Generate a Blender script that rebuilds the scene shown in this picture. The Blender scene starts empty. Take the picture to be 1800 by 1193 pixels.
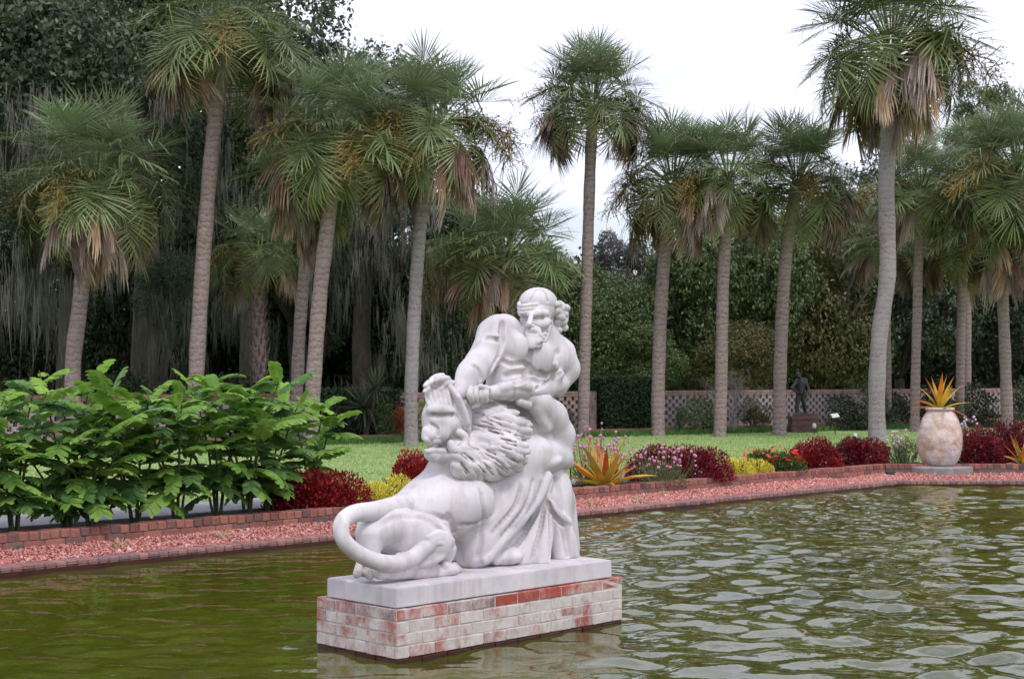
import bpy, bmesh, math, random
import numpy as np
from mathutils import Vector, Matrix, Euler, noise as mnoise
random.seed(7)
RNG = np.random.default_rng(11)
R = math.radians
scene = bpy.context.scene

# ------------------------------------------------------------------ camera
FPX = 2600.0          # focal length in pixels of the 1800 px wide photograph
EYE = 1.75            # eye height above the water
HORIZON = 660.0       # image row of the horizon (level camera, rising lens shift)
cam_data = bpy.data.cameras.new('camera')
cam = bpy.data.objects.new('camera', cam_data)
scene.collection.objects.link(cam)
cam.location = (0.0, 0.0, EYE)
cam.rotation_euler = (R(90), 0, 0)
cam_data.sensor_width = 36.0
cam_data.lens = 36.0 * FPX / 1800.0
cam_data.shift_y = (HORIZON - 596.5) / 1800.0
cam_data.clip_end = 2000.0
cam_data.clip_start = 0.1
cam_data.dof.use_dof = True
cam_data.dof.focus_distance = 10.5
cam_data.dof.aperture_fstop = 9.0
scene.camera = cam

# ------------------------------------------------------------------ sky, sun, exposure
SUN_EL, SUN_AZ = 58.0, 150.0      # azimuth clockwise from +Y (view direction): light comes over the right shoulder
world = bpy.data.worlds.new('World')
scene.world = world
world.use_nodes = True
wn, wl = world.node_tree.nodes, world.node_tree.links
wn.clear()
w_out = wn.new('ShaderNodeOutputWorld')
w_bg = wn.new('ShaderNodeBackground')
w_sky = wn.new('ShaderNodeTexSky')
w_sky.sky_type = 'NISHITA'
w_sky.sun_disc = False
w_sky.sun_elevation = R(SUN_EL)
w_sky.sun_rotation = R(SUN_AZ)
w_sky.dust_density = 2.0
w_scale = wn.new('ShaderNodeVectorMath'); w_scale.operation = 'SCALE'
w_scale.inputs['Scale'].default_value = 0.14
wl.new(w_sky.outputs[0], w_scale.inputs[0])
w_tc = wn.new('ShaderNodeTexCoord')
w_map = wn.new('ShaderNodeMapping'); w_map.inputs['Scale'].default_value = (1.0, 1.0, 2.6)
w_noise = wn.new('ShaderNodeTexNoise')
w_noise.inputs['Scale'].default_value = 2.1
w_noise.inputs['Detail'].default_value = 6.0
w_noise.inputs['Roughness'].default_value = 0.55
wl.new(w_tc.outputs['Generated'], w_map.inputs[0])
wl.new(w_map.outputs[0], w_noise.inputs['Vector'])
w_ramp = wn.new('ShaderNodeMapRange')
w_ramp.inputs['From Min'].default_value = 0.38
w_ramp.inputs['From Max'].default_value = 0.62
w_ramp.inputs['To Min'].default_value = 0.35
w_ramp.inputs['To Max'].default_value = 1.0
wl.new(w_noise.outputs['Fac'], w_ramp.inputs['Value'])
w_mix = wn.new('ShaderNodeMix'); w_mix.data_type = 'RGBA'
wl.new(w_ramp.outputs[0], w_mix.inputs['Factor'])
wl.new(w_scale.outputs[0], w_mix.inputs['A'])
w_mix.inputs['B'].default_value = (1.27, 1.25, 1.44, 1.0)      # thin bright cloud
wl.new(w_mix.outputs['Result'], w_bg.inputs['Color'])
w_bg.inputs['Strength'].default_value = 1.0
wl.new(w_bg.outputs[0], w_out.inputs['Surface'])

sun_data = bpy.data.lights.new('sun', 'SUN')
sun_data.energy = 1.5
sun_data.angle = R(11)
sun_data.color = (1.0, 0.935, 0.85)
sun = bpy.data.objects.new('sun', sun_data)
scene.collection.objects.link(sun)
_d = Vector((math.sin(R(SUN_AZ)) * math.cos(R(SUN_EL)), math.cos(R(SUN_AZ)) * math.cos(R(SUN_EL)), math.sin(R(SUN_EL))))
sun.rotation_euler = _d.to_track_quat('Z', 'Y').to_euler()
sun.location = _d * 60

scene.view_settings.view_transform = 'Standard'
scene.view_settings.look = 'None'
scene.view_settings.gamma = 1.0
scene.view_settings.exposure = 0.14
scene.render.engine = 'CYCLES'
scene.cycles.use_denoising = True
scene.cycles.use_adaptive_sampling = True
scene.cycles.adaptive_threshold = 0.02
scene.cycles.max_bounces = 7
scene.cycles.diffuse_bounces = 3
scene.cycles.transmission_bounces = 3
scene.cycles.transparent_max_bounces = 6
scene.cycles.caustics_reflective = False
scene.cycles.caustics_refractive = False

# ------------------------------------------------------------------ helpers
COL = scene.collection
def at(px, py, d):
    """the point seen at photo pixel (px, py) at depth d metres"""
    return Vector(((px - 900.0) / FPX * d, d, EYE - (py - HORIZON) / FPX * d))
def depth_on(py, z):
    return (EYE - z) * FPX / (py - HORIZON)

def mesh_from(name, verts, faces, smooth=False):
    me = bpy.data.meshes.new(name)
    me.from_pydata([tuple(v) for v in verts], [], [tuple(f) for f in faces])
    if smooth:
        me.polygons.foreach_set('use_smooth', [True] * len(me.polygons))
    me.update()
    return me
def mesh_np(name, verts, faces, smooth=False):
    """fast: verts (n,3) array, faces (m,k) array, all the same k"""
    verts = np.asarray(verts, dtype=np.float32); faces = np.asarray(faces, dtype=np.int32)
    me = bpy.data.meshes.new(name)
    m, k = faces.shape
    me.vertices.add(len(verts)); me.vertices.foreach_set('co', verts.ravel())
    me.loops.add(m * k); me.loops.foreach_set('vertex_index', faces.ravel())
    me.polygons.add(m)
    me.polygons.foreach_set('loop_start', np.arange(0, m * k, k, dtype=np.int32))
    me.polygons.foreach_set('loop_total', np.full(m, k, dtype=np.int32))
    if smooth:
        me.polygons.foreach_set('use_smooth', np.ones(m, dtype=bool))
    me.update(calc_edges=True)
    return me
def link(name, data, material=None, parent=None, loc=None, rot=None, scale=None):
    o = bpy.data.objects.new(name, data)
    COL.objects.link(o)
    if material is not None and data is not None and len(data.materials) == 0:
        data.materials.append(material)
    if parent is not None:
        o.parent = parent
    if loc is not None: o.location = loc
    if rot is not None: o.rotation_euler = rot
    if scale is not None: o.scale = scale if hasattr(scale, '__len__') else (scale,) * 3
    return o
def tag(o, label, category, group=None):
    o['label'] = label; o['category'] = category
    if group: o['group'] = group
    return o
def thing(name, label, category, loc=(0, 0, 0), rz=0.0, group=None):
    o = bpy.data.objects.new(name, None)
    o.empty_display_size = 0.2
    COL.objects.link(o)
    o.location = loc; o.rotation_euler = (0, 0, rz)
    return tag(o, label, category, group)
def structure(o):
    o['kind'] = 'structure'; return o
def stuff(o):
    o['kind'] = 'stuff'; return o

class MB:
    """collects boxes, tubes, lathes and free faces into one mesh"""
    def __init__(s): s.v = []; s.f = []
    def add(s, vs, fs):
        b = len(s.v); s.v += [tuple(p) for p in vs]; s.f += [tuple(i + b for i in f) for f in fs]
    def box(s, lo, hi, m=None, bev=0.0):
        x0, y0, z0 = lo; x1, y1, z1 = hi
        vs = [Vector(p) for p in ((x0,y0,z0),(x1,y0,z0),(x1,y1,z0),(x0,y1,z0),(x0,y0,z1),(x1,y0,z1),(x1,y1,z1),(x0,y1,z1))]
        if m is not None: vs = [m @ p for p in vs]
        s.add(vs, ((0,3,2,1),(4,5,6,7),(0,1,5,4),(1,2,6,5),(2,3,7,6),(3,0,4,7)))
    def tube(s, pts, rad, n=8, cap=True, wob=0.0, seed=0):
        pts = [Vector(p) for p in pts]
        rr = rad if hasattr(rad, '__len__') else [rad] * len(pts)
        rg = random.Random(seed)
        base = len(s.v)
        up = Vector((0, 0, 1))
        t0 = (pts[1] - pts[0]).normalized()
        side = t0.cross(up)
        if side.length < 1e-3: side = t0.cross(Vector((0, 1, 0)))
        side.normalize()
        for i, p in enumerate(pts):
            t = (pts[min(i + 1, len(pts) - 1)] - pts[max(i - 1, 0)])
            t = t.normalized() if t.length > 1e-9 else t0
            side = (side - t * side.dot(t))
            side = side.normalized() if side.length > 1e-6 else t.orthogonal().normalized()
            bi = t.cross(side)
            for k in range(n):
                a = 2 * math.pi * k / n
                r = rr[i] * (1 + wob * (rg.random() - .5))
                s.v.append(tuple(p + (side * math.cos(a) + bi * math.sin(a)) * r))
        for i in range(len(pts) - 1):
            for k in range(n):
                a = base + i * n + k; b = base + i * n + (k + 1) % n
                s.f.append((a, b, b + n, a + n))
        if cap:
            s.f.append(tuple(base + k for k in reversed(range(n))))
            s.f.append(tuple(base + (len(pts) - 1) * n + k for k in range(n)))
    def lathe(s, prof, n=32, center=(0, 0, 0)):
        base = len(s.v); cx, cy, cz = center
        for r, z in prof:
            for k in range(n):
                a = 2 * math.pi * k / n
                s.v.append((cx + r * math.cos(a), cy + r * math.sin(a), cz + z))
        for i in range(len(prof) - 1):
            for k in range(n):
                a = base + i * n + k; b = base + i * n + (k + 1) % n
                s.f.append((a, b, b + n, a + n))
        s.f.append(tuple(base + k for k in reversed(range(n))))
        s.f.append(tuple(base + (len(prof) - 1) * n + k for k in range(n)))
    def mesh(s, name, smooth=False): return mesh_from(name, s.v, s.f, smooth)
    def build(s, name, material, parent=None, smooth=False, **kw):
        return link(name, s.mesh(name, smooth), material, parent, **kw)

# ------------------------------------------------------------------ materials
def new_mat(name):
    m = bpy.data.materials.new(name); m.use_nodes = True
    nt = m.node_tree
    return m, nt.nodes, nt.links, nt.nodes['Principled BSDF']
def noise_node(n, l, scale, detail=4.0, rough=0.55, coord='Object', stretch=None):
    tc = n.new('ShaderNodeTexCoord')
    t = n.new('ShaderNodeTexNoise')
    t.inputs['Scale'].default_value = scale; t.inputs['Detail'].default_value = detail
    t.inputs['Roughness'].default_value = rough
    if coord == 'World':
        g = n.new('ShaderNodeNewGeometry'); src = g.outputs['Position']
    else: src = tc.outputs[coord]
    if stretch:
        mp = n.new('ShaderNodeMapping'); mp.inputs['Scale'].default_value = stretch
        l.new(src, mp.inputs[0]); src = mp.outputs[0]
    l.new(src, t.inputs['Vector'])
    return t
def ramp_node(n, l, fac, stops):
    r = n.new('ShaderNodeValToRGB')
    e = r.color_ramp.elements
    while len(e) < len(stops): e.new(0.5)
    for i, (p, c) in enumerate(stops):
        e[i].position = p; e[i].color = (*c, 1.0)
    l.new(fac, r.inputs[0]); return r
def bump(n, l, bsdf, height, strength=0.4, dist=0.02):
    b = n.new('ShaderNodeBump'); b.inputs['Strength'].default_value = strength; b.inputs['Distance'].default_value = dist
    l.new(height, b.inputs['Height']); l.new(b.outputs[0], bsdf.inputs['Normal']); return b
def mat_noise(name, stops, scale=8, detail=5, rough=0.85, bstr=0.0, bdist=0.02, coord='Object', spec=0.3, bscale=None, stretch=None, translucent=0.0):
    m, n, l, b = new_mat(name)
    t = noise_node(n, l, scale, detail, 0.6, coord, stretch)
    r = ramp_node(n, l, t.outputs['Fac'], stops)
    l.new(r.outputs[0], b.inputs['Base Color'])
    b.inputs['Roughness'].default_value = rough
    b.inputs['Specular IOR Level'].default_value = spec
    if bstr:
        t2 = noise_node(n, l, bscale or scale * 3, 5, 0.6, coord)
        bump(n, l, b, t2.outputs['Fac'], bstr, bdist)
    return m
def mat_leaf(name, c0, c1, rnd=0.35, spec=0.35, rough=0.5, trans=0.25, tip=None):
    """leaf: colour varies per object and with a little noise; a part of the light passes through"""
    m, n, l, b = new_mat(name)
    oi = n.new('ShaderNodeObjectInfo')
    t = noise_node(n, l, 9.0, 3, 0.6, 'World')
    ad = n.new('ShaderNodeMath'); ad.operation = 'MULTIPLY_ADD'
    l.new(oi.outputs['Random'], ad.inputs[0]); ad.inputs[1].default_value = rnd
    sub = n.new('ShaderNodeMath'); sub.operation = 'SUBTRACT'; sub.inputs[1].default_value = rnd * 0.5
    l.new(t.outputs['Fac'], sub.inputs[0]); l.new(sub.outputs[0], ad.inputs[2])
    r = ramp_node(n, l, ad.outputs[0], [(0.25, c0), (0.75, c1)] if tip is None else [(0.2, c0), (0.6, c1), (0.85, tip)])
    l.new(r.outputs[0], b.inputs['Base Color'])
    b.inputs['Roughness'].default_value = rough
    b.inputs['Specular IOR Level'].default_value = spec
    if trans > 0:
        tr = n.new('ShaderNodeBsdfTranslucent'); l.new(r.outputs[0], tr.inputs['Color'])
        mx = n.new('ShaderNodeMixShader'); mx.inputs[0].default_value = trans
        l.new(b.outputs[0], mx.inputs[1]); l.new(tr.outputs[0], mx.inputs[2])
        l.new(mx.outputs[0], n['Material Output'].inputs['Surface'])
    return m

def frond_material(name, c_in, c_out, c_tip, rnd=0.25, trans=0.22, rough=0.42):
    """colour runs from the heart of the fan to the tips of its segments (attribute 'run')"""
    m, n, l, b = new_mat(name)
    at_ = n.new('ShaderNodeAttribute'); at_.attribute_name = 'run'
    r = ramp_node(n, l, at_.outputs['Fac'], [(0.0, c_in), (0.55, c_out), (0.93, c_tip)])
    oi = n.new('ShaderNodeObjectInfo')
    t = noise_node(n, l, 5.0, 3, 0.6, 'World')
    ad = n.new('ShaderNodeMath'); ad.operation = 'ADD'; l.new(oi.outputs['Random'], ad.inputs[0]); l.new(t.outputs['Fac'], ad.inputs[1])
    mr = n.new('ShaderNodeMapRange'); mr.inputs['From Min'].default_value = 0.3; mr.inputs['From Max'].default_value = 1.7
    mr.inputs['To Min'].default_value = 1 - rnd * 1.6; mr.inputs['To Max'].default_value = 1 + rnd * 1.6
    l.new(ad.outputs[0], mr.inputs['Value'])
    hs = n.new('ShaderNodeHueSaturation'); l.new(r.outputs[0], hs.inputs['Color']); l.new(mr.outputs[0], hs.inputs['Value'])
    mh = n.new('ShaderNodeMapRange'); mh.inputs['To Min'].default_value = 0.48; mh.inputs['To Max'].default_value = 0.525
    l.new(oi.outputs['Random'], mh.inputs['Value']); l.new(mh.outputs[0], hs.inputs['Hue'])
    l.new(hs.outputs[0], b.inputs['Base Color'])
    b.inputs['Roughness'].default_value = rough; b.inputs['Specular IOR Level'].default_value = 0.45
    tr = n.new('ShaderNodeBsdfTranslucent'); l.new(hs.outputs[0], tr.inputs['Color'])
    mx = n.new('ShaderNodeMixShader'); mx.inputs[0].default_value = trans
    l.new(b.outputs[0], mx.inputs[1]); l.new(tr.outputs[0], mx.inputs[2])
    l.new(mx.outputs[0], n['Material Output'].inputs['Surface'])
    return m
# ================================================================== setting: water, ground, gravel, path
E45 = Vector((0.70710678, 0.70710678, 0)); N45 = Vector((-0.70710678, 0.70710678, 0))
def es(e, s, z=0.0):
    """point from the distance e along the long pool edge and s away from it (diagonal frame of the pool)"""
    p = E45 * e + N45 * s; return Vector((p.x, p.y, z))
S_WATER, S_CURB, S_PATH0, S_PATH1 = 12.18, 13.10, 14.05, 15.23
E_CORNER = 20.86
Y_RIGHT, Y_CURB_R = 23.33, 24.75

def brick_material(name, stops, rough=0.85, white=None, wthr=(0.45, 0.55)):
    m, n, l, b = new_mat(name)
    oi = n.new('ShaderNodeObjectInfo')
    r = ramp_node(n, l, oi.outputs['Random'], stops)
    t = noise_node(n, l, 26.0, 6, 0.65, 'World')
    hs = n.new('ShaderNodeHueSaturation')
    mr = n.new('ShaderNodeMapRange'); mr.inputs['To Min'].default_value = 0.55; mr.inputs['To Max'].default_value = 1.4
    l.new(t.outputs['Fac'], mr.inputs['Value']); l.new(mr.outputs[0], hs.inputs['Value'])
    l.new(r.outputs[0], hs.inputs['Color'])
    col = hs.outputs[0]
    b.inputs['Roughness'].default_value = rough
    b.inputs['Specular IOR Level'].default_value = 0.25
    t2 = noise_node(n, l, 60.0, 6, 0.6, 'World')
    if white:
        tw = noise_node(n, l, 7.5, 12, 0.80, 'World', stretch=(1.0, 1.0, 0.6))
        rw = n.new('ShaderNodeMath'); rw.operation = 'MULTIPLY_ADD'
        l.new(oi.outputs['Random'], rw.inputs[0]); rw.inputs[1].default_value = 0.16; l.new(tw.outputs['Fac'], rw.inputs[2])
        mw = n.new('ShaderNodeMapRange'); mw.inputs['From Min'].default_value = wthr[0]; mw.inputs['From Max'].default_value = wthr[1]
        l.new(rw.outputs[0], mw.inputs['Value'])
        mx = n.new('ShaderNodeMix'); mx.data_type = 'RGBA'
        l.new(mw.outputs[0], mx.inputs['Factor']); l.new(col, mx.inputs['A'])
        tc = noise_node(n, l, 14.0, 6, 0.6, 'World')
        rc = ramp_node(n, l, tc.outputs['Fac'], [(0.3, white[0]), (0.7, white[1])])
        l.new(rc.outputs[0], mx.inputs['B'])
        col = mx.outputs['Result']
    l.new(col, b.inputs['Base Color'])
    bump(n, l, b, t2.outputs['Fac'], 0.5, 0.006)
    return m
M_CURB = brick_material('curb_brick', [(0.0, (0.16, 0.075, 0.065)), (0.35, (0.28, 0.115, 0.09)), (0.7, (0.34, 0.15, 0.115)), (1.0, (0.13, 0.085, 0.085))])
M_COPING = brick_material('coping_brick', [(0.0, (0.24, 0.13, 0.125)), (0.5, (0.36, 0.19, 0.165)), (1.0, (0.21, 0.135, 0.14))])
M_WET = mat_noise('wet_brick', [(0.3, (0.028, 0.012, 0.008)), (0.7, (0.075, 0.022, 0.012))], scale=9, rough=0.4, coord='World')
M_MORTAR = mat_noise('mortar', [(0.3, (0.10, 0.085, 0.075)), (0.7, (0.19, 0.16, 0.145))], scale=30, rough=0.95)
M_SOIL = mat_noise('mulch_soil', [(0.3, (0.012, 0.008, 0.006)), (0.7, (0.055, 0.034, 0.024))], scale=28, rough=0.95, bstr=0.9, bdist=0.03, coord='World')
M_PATH = mat_noise('concrete_path', [(0.3, (0.24, 0.235, 0.26)), (0.7, (0.34, 0.33, 0.36))], scale=10, detail=8, rough=0.9, bstr=0.2, bdist=0.004, coord='World')

# water: real ripples
def make_water():
    m, n, l, b = new_mat('pond_water')
    t = noise_node(n, l, 0.55, 4, 0.6, 'World', stretch=(1, 1, 1))
    r = ramp_node(n, l, t.outputs['Fac'], [(0.3, (0.046, 0.052, 0.004)), (0.72, (0.088, 0.094, 0.009))])
    l.new(r.outputs[0], b.inputs['Base Color'])
    b.inputs['Roughness'].default_value = 0.035
    b.inputs['IOR'].default_value = 1.85
    b.inputs['Specular Tint'].default_value = (0.84, 0.92, 1.0, 1.0)  # blue of the higher sky put into the reflection colour
    b.inputs['Specular IOR Level'].default_value = 0.5
    t2 = noise_node(n, l, 7.0, 3, 0.5, 'World')
    bump(n, l, b, t2.outputs['Fac'], 0.10, 0.05)
    def axis(lo, a, c, hi, fine, coarse):
        return np.concatenate([np.arange(lo, a, coarse), np.arange(a, c, fine), np.arange(c, hi + coarse, coarse)])
    xs = axis(-15.0, -6.3, 9.0, 14.0, 0.045, 0.35)
    ys = axis(2.0, 7.8, 23.4, 24.0, 0.045, 0.35)
    X, Y = np.meshgrid(xs, ys)
    H = np.zeros_like(X)
    rg = np.random.default_rng(5)
    # slowly varying strength: lively to the right of the sculpture, calmer on the left
    env = 0.36 + 0.64 / (1 + np.exp(-(X - 0.08 * (Y - 9) + 0.2) * 1.6))
    for i in range(60):
        lam = 0.16 * (0.80 / 0.16) ** rg.random()
        th = rg.normal(1.30, 0.75)
        k = 2 * np.pi / lam
        slope = 0.0285 * (0.55 + 0.8 * rg.random()) * (1.0 if lam > 0.26 else 0.75)
        # curved wave fronts: bend the phase a little
        bend = 0.5 * np.sin(0.9 * X * rg.random() + 0.7 * Y * rg.random() + rg.random() * 6)
        ph = k * (X * np.cos(th) + Y * np.sin(th)) + bend * 2.2 + rg.random() * 6.28
        H += slope / k * np.sin(ph)
    # rings from the water jet outside the frame on the right
    dx, dy = X - 6.35, Y - 17.2
    d = np.sqrt(dx * dx + dy * dy) + 1e-3
    H += 0.010 * np.exp(-d / 3.4) * np.sin(2 * np.pi * d / 0.40 + 0.5 * np.sin(3 * np.arctan2(dy, dx)))
    H += 0.006 * np.exp(-(d / 1.1) ** 2) * np.sin(31 * X + 3 * np.sin(9 * Y)) * np.sin(27 * Y + 2 * np.sin(8 * X))
    H *= env
    nx, ny = len(xs), len(ys)
    V = np.stack([X, Y, H], -1).reshape(-1, 3)
    idx = np.arange(nx * ny).reshape(ny, nx)
    F = np.stack([idx[:-1, :-1], idx[:-1, 1:], idx[1:, 1:], idx[1:, :-1]], -1).reshape(-1, 4)
    # keep only what lies inside the pool (a hand's breadth under the coping)
    c = V[F].mean(1)
    keep = (0.7071 * (c[:, 1] - c[:, 0]) < S_WATER + 0.12) & (c[:, 1] < Y_RIGHT + 0.12)
    o = link('pool_water', mesh_np('pool_water', V, F[keep], True), m)
    return structure(o)
make_water()

# pool floor and sides so that the basin is a basin
mb = MB()
def quadstrip(mb, pts):
    mb.add(pts, [tuple(range(len(pts)))])
A, B, C, D = Vector((-14.2, 3, 0)), Vector((13.6, 3, 0)), Vector((13.6, Y_RIGHT, 0)), es(E_CORNER, S_WATER)
D.x, D.y = Y_RIGHT - S_WATER / 0.70710678, Y_RIGHT
z0 = -0.9
quadstrip(mb, [Vector((p.x, p.y, z0)) for p in (A, B, C, D)])
structure(mb.build('pool_floor', M_WET))
mb = MB()
for P, Q in ((A, B), (B, C), (C, D), (D, A)):
    mb.add([Vector((P.x, P.y, z0)), Vector((Q.x, Q.y, z0)), Vector((Q.x, Q.y, 0.045)), Vector((P.x, P.y, 0.045))], [(0, 1, 2, 3)])
structure(mb.build('pool_side', M_WET))

# gravel bed and the lawn as sheets round the pool
A2, B2, C2, D2 = Vector((-17.0, 1.52, 0)), Vector((15.5, 1.52, 0)), Vector((15.5, Y_CURB_R, 0)), Vector((Y_CURB_R - S_CURB / 0.70710678, Y_CURB_R, 0))
M_GRAVELBASE = mat_noise('red_gravel_bed', [(0.3, (0.28, 0.09, 0.075)), (0.7, (0.50, 0.20, 0.175))], scale=40, rough=0.95, bstr=0.8, bdist=0.02, coord='World')
mb = MB()
for P, Q, P2, Q2 in ((A, B, A2, B2), (B, C, B2, C2), (C, D, C2, D2), (D, A, D2, A2)):
    mb.add([(P.x, P.y, 0.062), (Q.x, Q.y, 0.062), (Q2.x, Q2.y, 0.105), (P2.x, P2.y, 0.105)], [(0, 1, 2, 3)])
structure(mb.build('gravel_bed', M_GRAVELBASE))

def lawn_material():
    m, n, l, b = new_mat('mown_lawn')
    t = noise_node(n, l, 0.8, 8, 0.7, 'World')
    t2 = noise_node(n, l, 26.0, 5, 0.7, 'World')
    ad = n.new('ShaderNodeMath'); ad.operation = 'ADD'
    l.new(t.outputs['Fac'], ad.inputs[0]); l.new(t2.outputs['Fac'], ad.inputs[1])
    r = ramp_node(n, l, ad.outputs[0], [(0.30, (0.20, 0.30, 0.095)), (0.62, (0.35, 0.47, 0.185))])
    hv = n.new('ShaderNodeMath'); hv.operation = 'MULTIPLY'; hv.inputs[1].default_value = 0.5
    l.new(ad.outputs[0], hv.inputs[0]); l.new(hv.outputs[0], r.inputs[0])
    l.new(r.outputs[0], b.inputs['Base Color'])
    b.inputs['Roughness'].default_value = 0.8
    b.inputs['Specular IOR Level'].default_value = 0.25
    bump(n, l, b, t2.outputs['Fac'], 0.6, 0.03)
    return m
M_LAWN = lawn_material()
A3, B3, C3, D3 = Vector((-700, -200, 0)), Vector((700, -200, 0)), Vector((700, 1200, 0)), Vector((-700, 1200, 0))
mb = MB()
z = 0.20
I2 = [Vector((-17.4, 1.3, z)), Vector((15.7, 1.3, z)), Vector((15.7, Y_CURB_R + 0.12, z)), Vector((Y_CURB_R + 0.12 - (S_CURB + 0.1) / 0.70710678, Y_CURB_R + 0.12, z))]
O3 = [Vector((p.x, p.y, z)) for p in (A3, B3, C3, D3)]
for i in range(4):
    j = (i + 1) % 4
    mb.add([I2[i], I2[j], O3[j], O3[i]], [(0, 1, 2, 3)])
structure(mb.build('lawn', M_LAWN))

# planting bed between kerb and path, and the path itself
mb = MB()
e0, e1 = -8.0, 22.4
mb.add([es(e0, S_CURB + 0.09, 0.206), es(e1 - 0.2, S_CURB + 0.09, 0.206), es(e1 + 0.6, S_PATH0, 0.206), es(e0, S_PATH0, 0.206)], [(0, 1, 2, 3)])
structure(mb.build('planting_soil', M_SOIL))
mb = MB()
mb.add([(6.25, Y_CURB_R + 0.1, 0.210), (16.0, Y_CURB_R + 0.1, 0.210), (16.0, Y_CURB_R + 1.5, 0.210), (6.0, Y_CURB_R + 1.5, 0.210)], [(0, 1, 2, 3)])
structure(mb.build('planting_soil', M_SOIL))
mb = MB()
mb.box((0, 0, 0), (1, 1, 1))
for k, v in enumerate(mb.v):
    e = e0 if v[0] < .5 else 23.6
    s = S_PATH0 + 0.0 if v[1] < .5 else S_PATH1
    mb.v[k] = tuple(es(e, s, 0.12 if v[2] < .5 else 0.232))
structure(mb.build('garden_path', M_PATH))

# bricks: one mesh per shape, shared
def bev_box(name, sx, sy, sz, b=0.006, jit=0.0, seed=0):
    bm = bmesh.new(); bmesh.ops.create_cube(bm, size=1.0)
    for v in bm.verts: v.co = Vector((v.co.x * sx, v.co.y * sy, v.co.z * sz))
    bmesh.ops.bevel(bm, geom=bm.edges[:], offset=b, segments=1, affect='EDGES')
    rg = random.Random(seed)
    if jit:
        for v in bm.verts: v.co += Vector((rg.uniform(-jit, jit), rg.uniform(-jit, jit), rg.uniform(-jit, jit)))
    me = bpy.data.meshes.new(name); bm.to_mesh(me); bm.free(); return me

coping_meshes = [bev_box('coping_brick', 0.096, 0.20, 0.062, 0.009, 0.003, i) for i in range(4)]
for me in coping_meshes: me.materials.append(M_COPING)
# a mortar bed carries each row of bricks; bricks are its children
mb = MB(); z_c = 0.094
M45 = Matrix.Translation(es(0, S_WATER)) @ Matrix.Rotation(R(45), 4, 'Z')
mb.box((4.0, 0.004, 0.03), (E_CORNER - 0.02, 0.205, z_c - 0.012), M45)
coping = structure(mb.build('pool_coping', M_MORTAR))
e = 4.3; k = 0
while e < E_CORNER - 0.06:
    link('brick', coping_meshes[k % 4], None, coping, es(e, S_WATER + 0.098 + random.uniform(-.004, .004), z_c - 0.031 + random.uniform(-.004, .004)),
         (random.uniform(-.015, .015), random.uniform(-.02, .02), R(45) + random.uniform(-.02, .02)))
    e += 0.1045; k += 1
mb = MB(); mb.box((D.x + 0.05, Y_RIGHT + 0.004, 0.03), (11.6, Y_RIGHT + 0.205, z_c - 0.012))
coping_r = structure(mb.build('pool_coping', M_MORTAR))
x = D.x + 0.02
while x < 11.5:
    link('brick', coping_meshes[k % 4], None, coping_r, (x, Y_RIGHT + 0.098 + random.uniform(-.004, .004), z_c - 0.031 + random.uniform(-.004, .004)),
         (random.uniform(-.015, .015), random.uniform(-.02, .02), random.uniform(-.02, .02)))
    x += 0.1045; k += 1

row_meshes = [bev_box('kerb_header', 0.098, 0.20, 0.078, 0.007, 0.003, 20 + i) for i in range(3)]
str_meshes = [bev_box('kerb_stretcher', 0.203, 0.095, 0.072, 0.006, 0.003, 30 + i) for i in range(3)]
for me in row_meshes + str_meshes: me.materials.append(M_CURB)
mb = MB(); mb.box((4.0, 0.008, 0.03), (22.2, 0.19, 0.255), Matrix.Translation(es(0, S_CURB)) @ Matrix.Rotation(R(45), 4, 'Z'))
kerb = structure(mb.build('kerb', M_MORTAR))
e = 5.0; k = 0
while e < 22.2:
    link('brick', row_meshes[k % 3], None, kerb, es(e, S_CURB + 0.097 + random.uniform(-.005, .005), 0.231 + random.uniform(-.004, .004)),
         (random.uniform(-.02, .02), random.uniform(-.02, .02), R(45) + random.uniform(-.02, .02)))
    e += 0.1065; k += 1
e = 5.0
while e < 22.1:
    link('brick', str_meshes[k % 3], None, kerb, es(e, S_CURB + 0.045 + random.uniform(-.004, .004), 0.151), (0, 0, R(45) + random.uniform(-.015, .015)))
    e += 0.213; k += 1
mb = MB(); mb.box((6.25, Y_CURB_R + 0.008, 0.03), (12.6, Y_CURB_R + 0.19, 0.255))
kerb_r = structure(mb.build('kerb', M_MORTAR))
x = 6.3
while x < 12.5:
    link('brick', row_meshes[k % 3], None, kerb_r, (x, Y_CURB_R + 0.097 + random.uniform(-.005, .005), 0.231), (0, random.uniform(-.02, .02), random.uniform(-.02, .02)))
    x += 0.1065; k += 1

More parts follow.
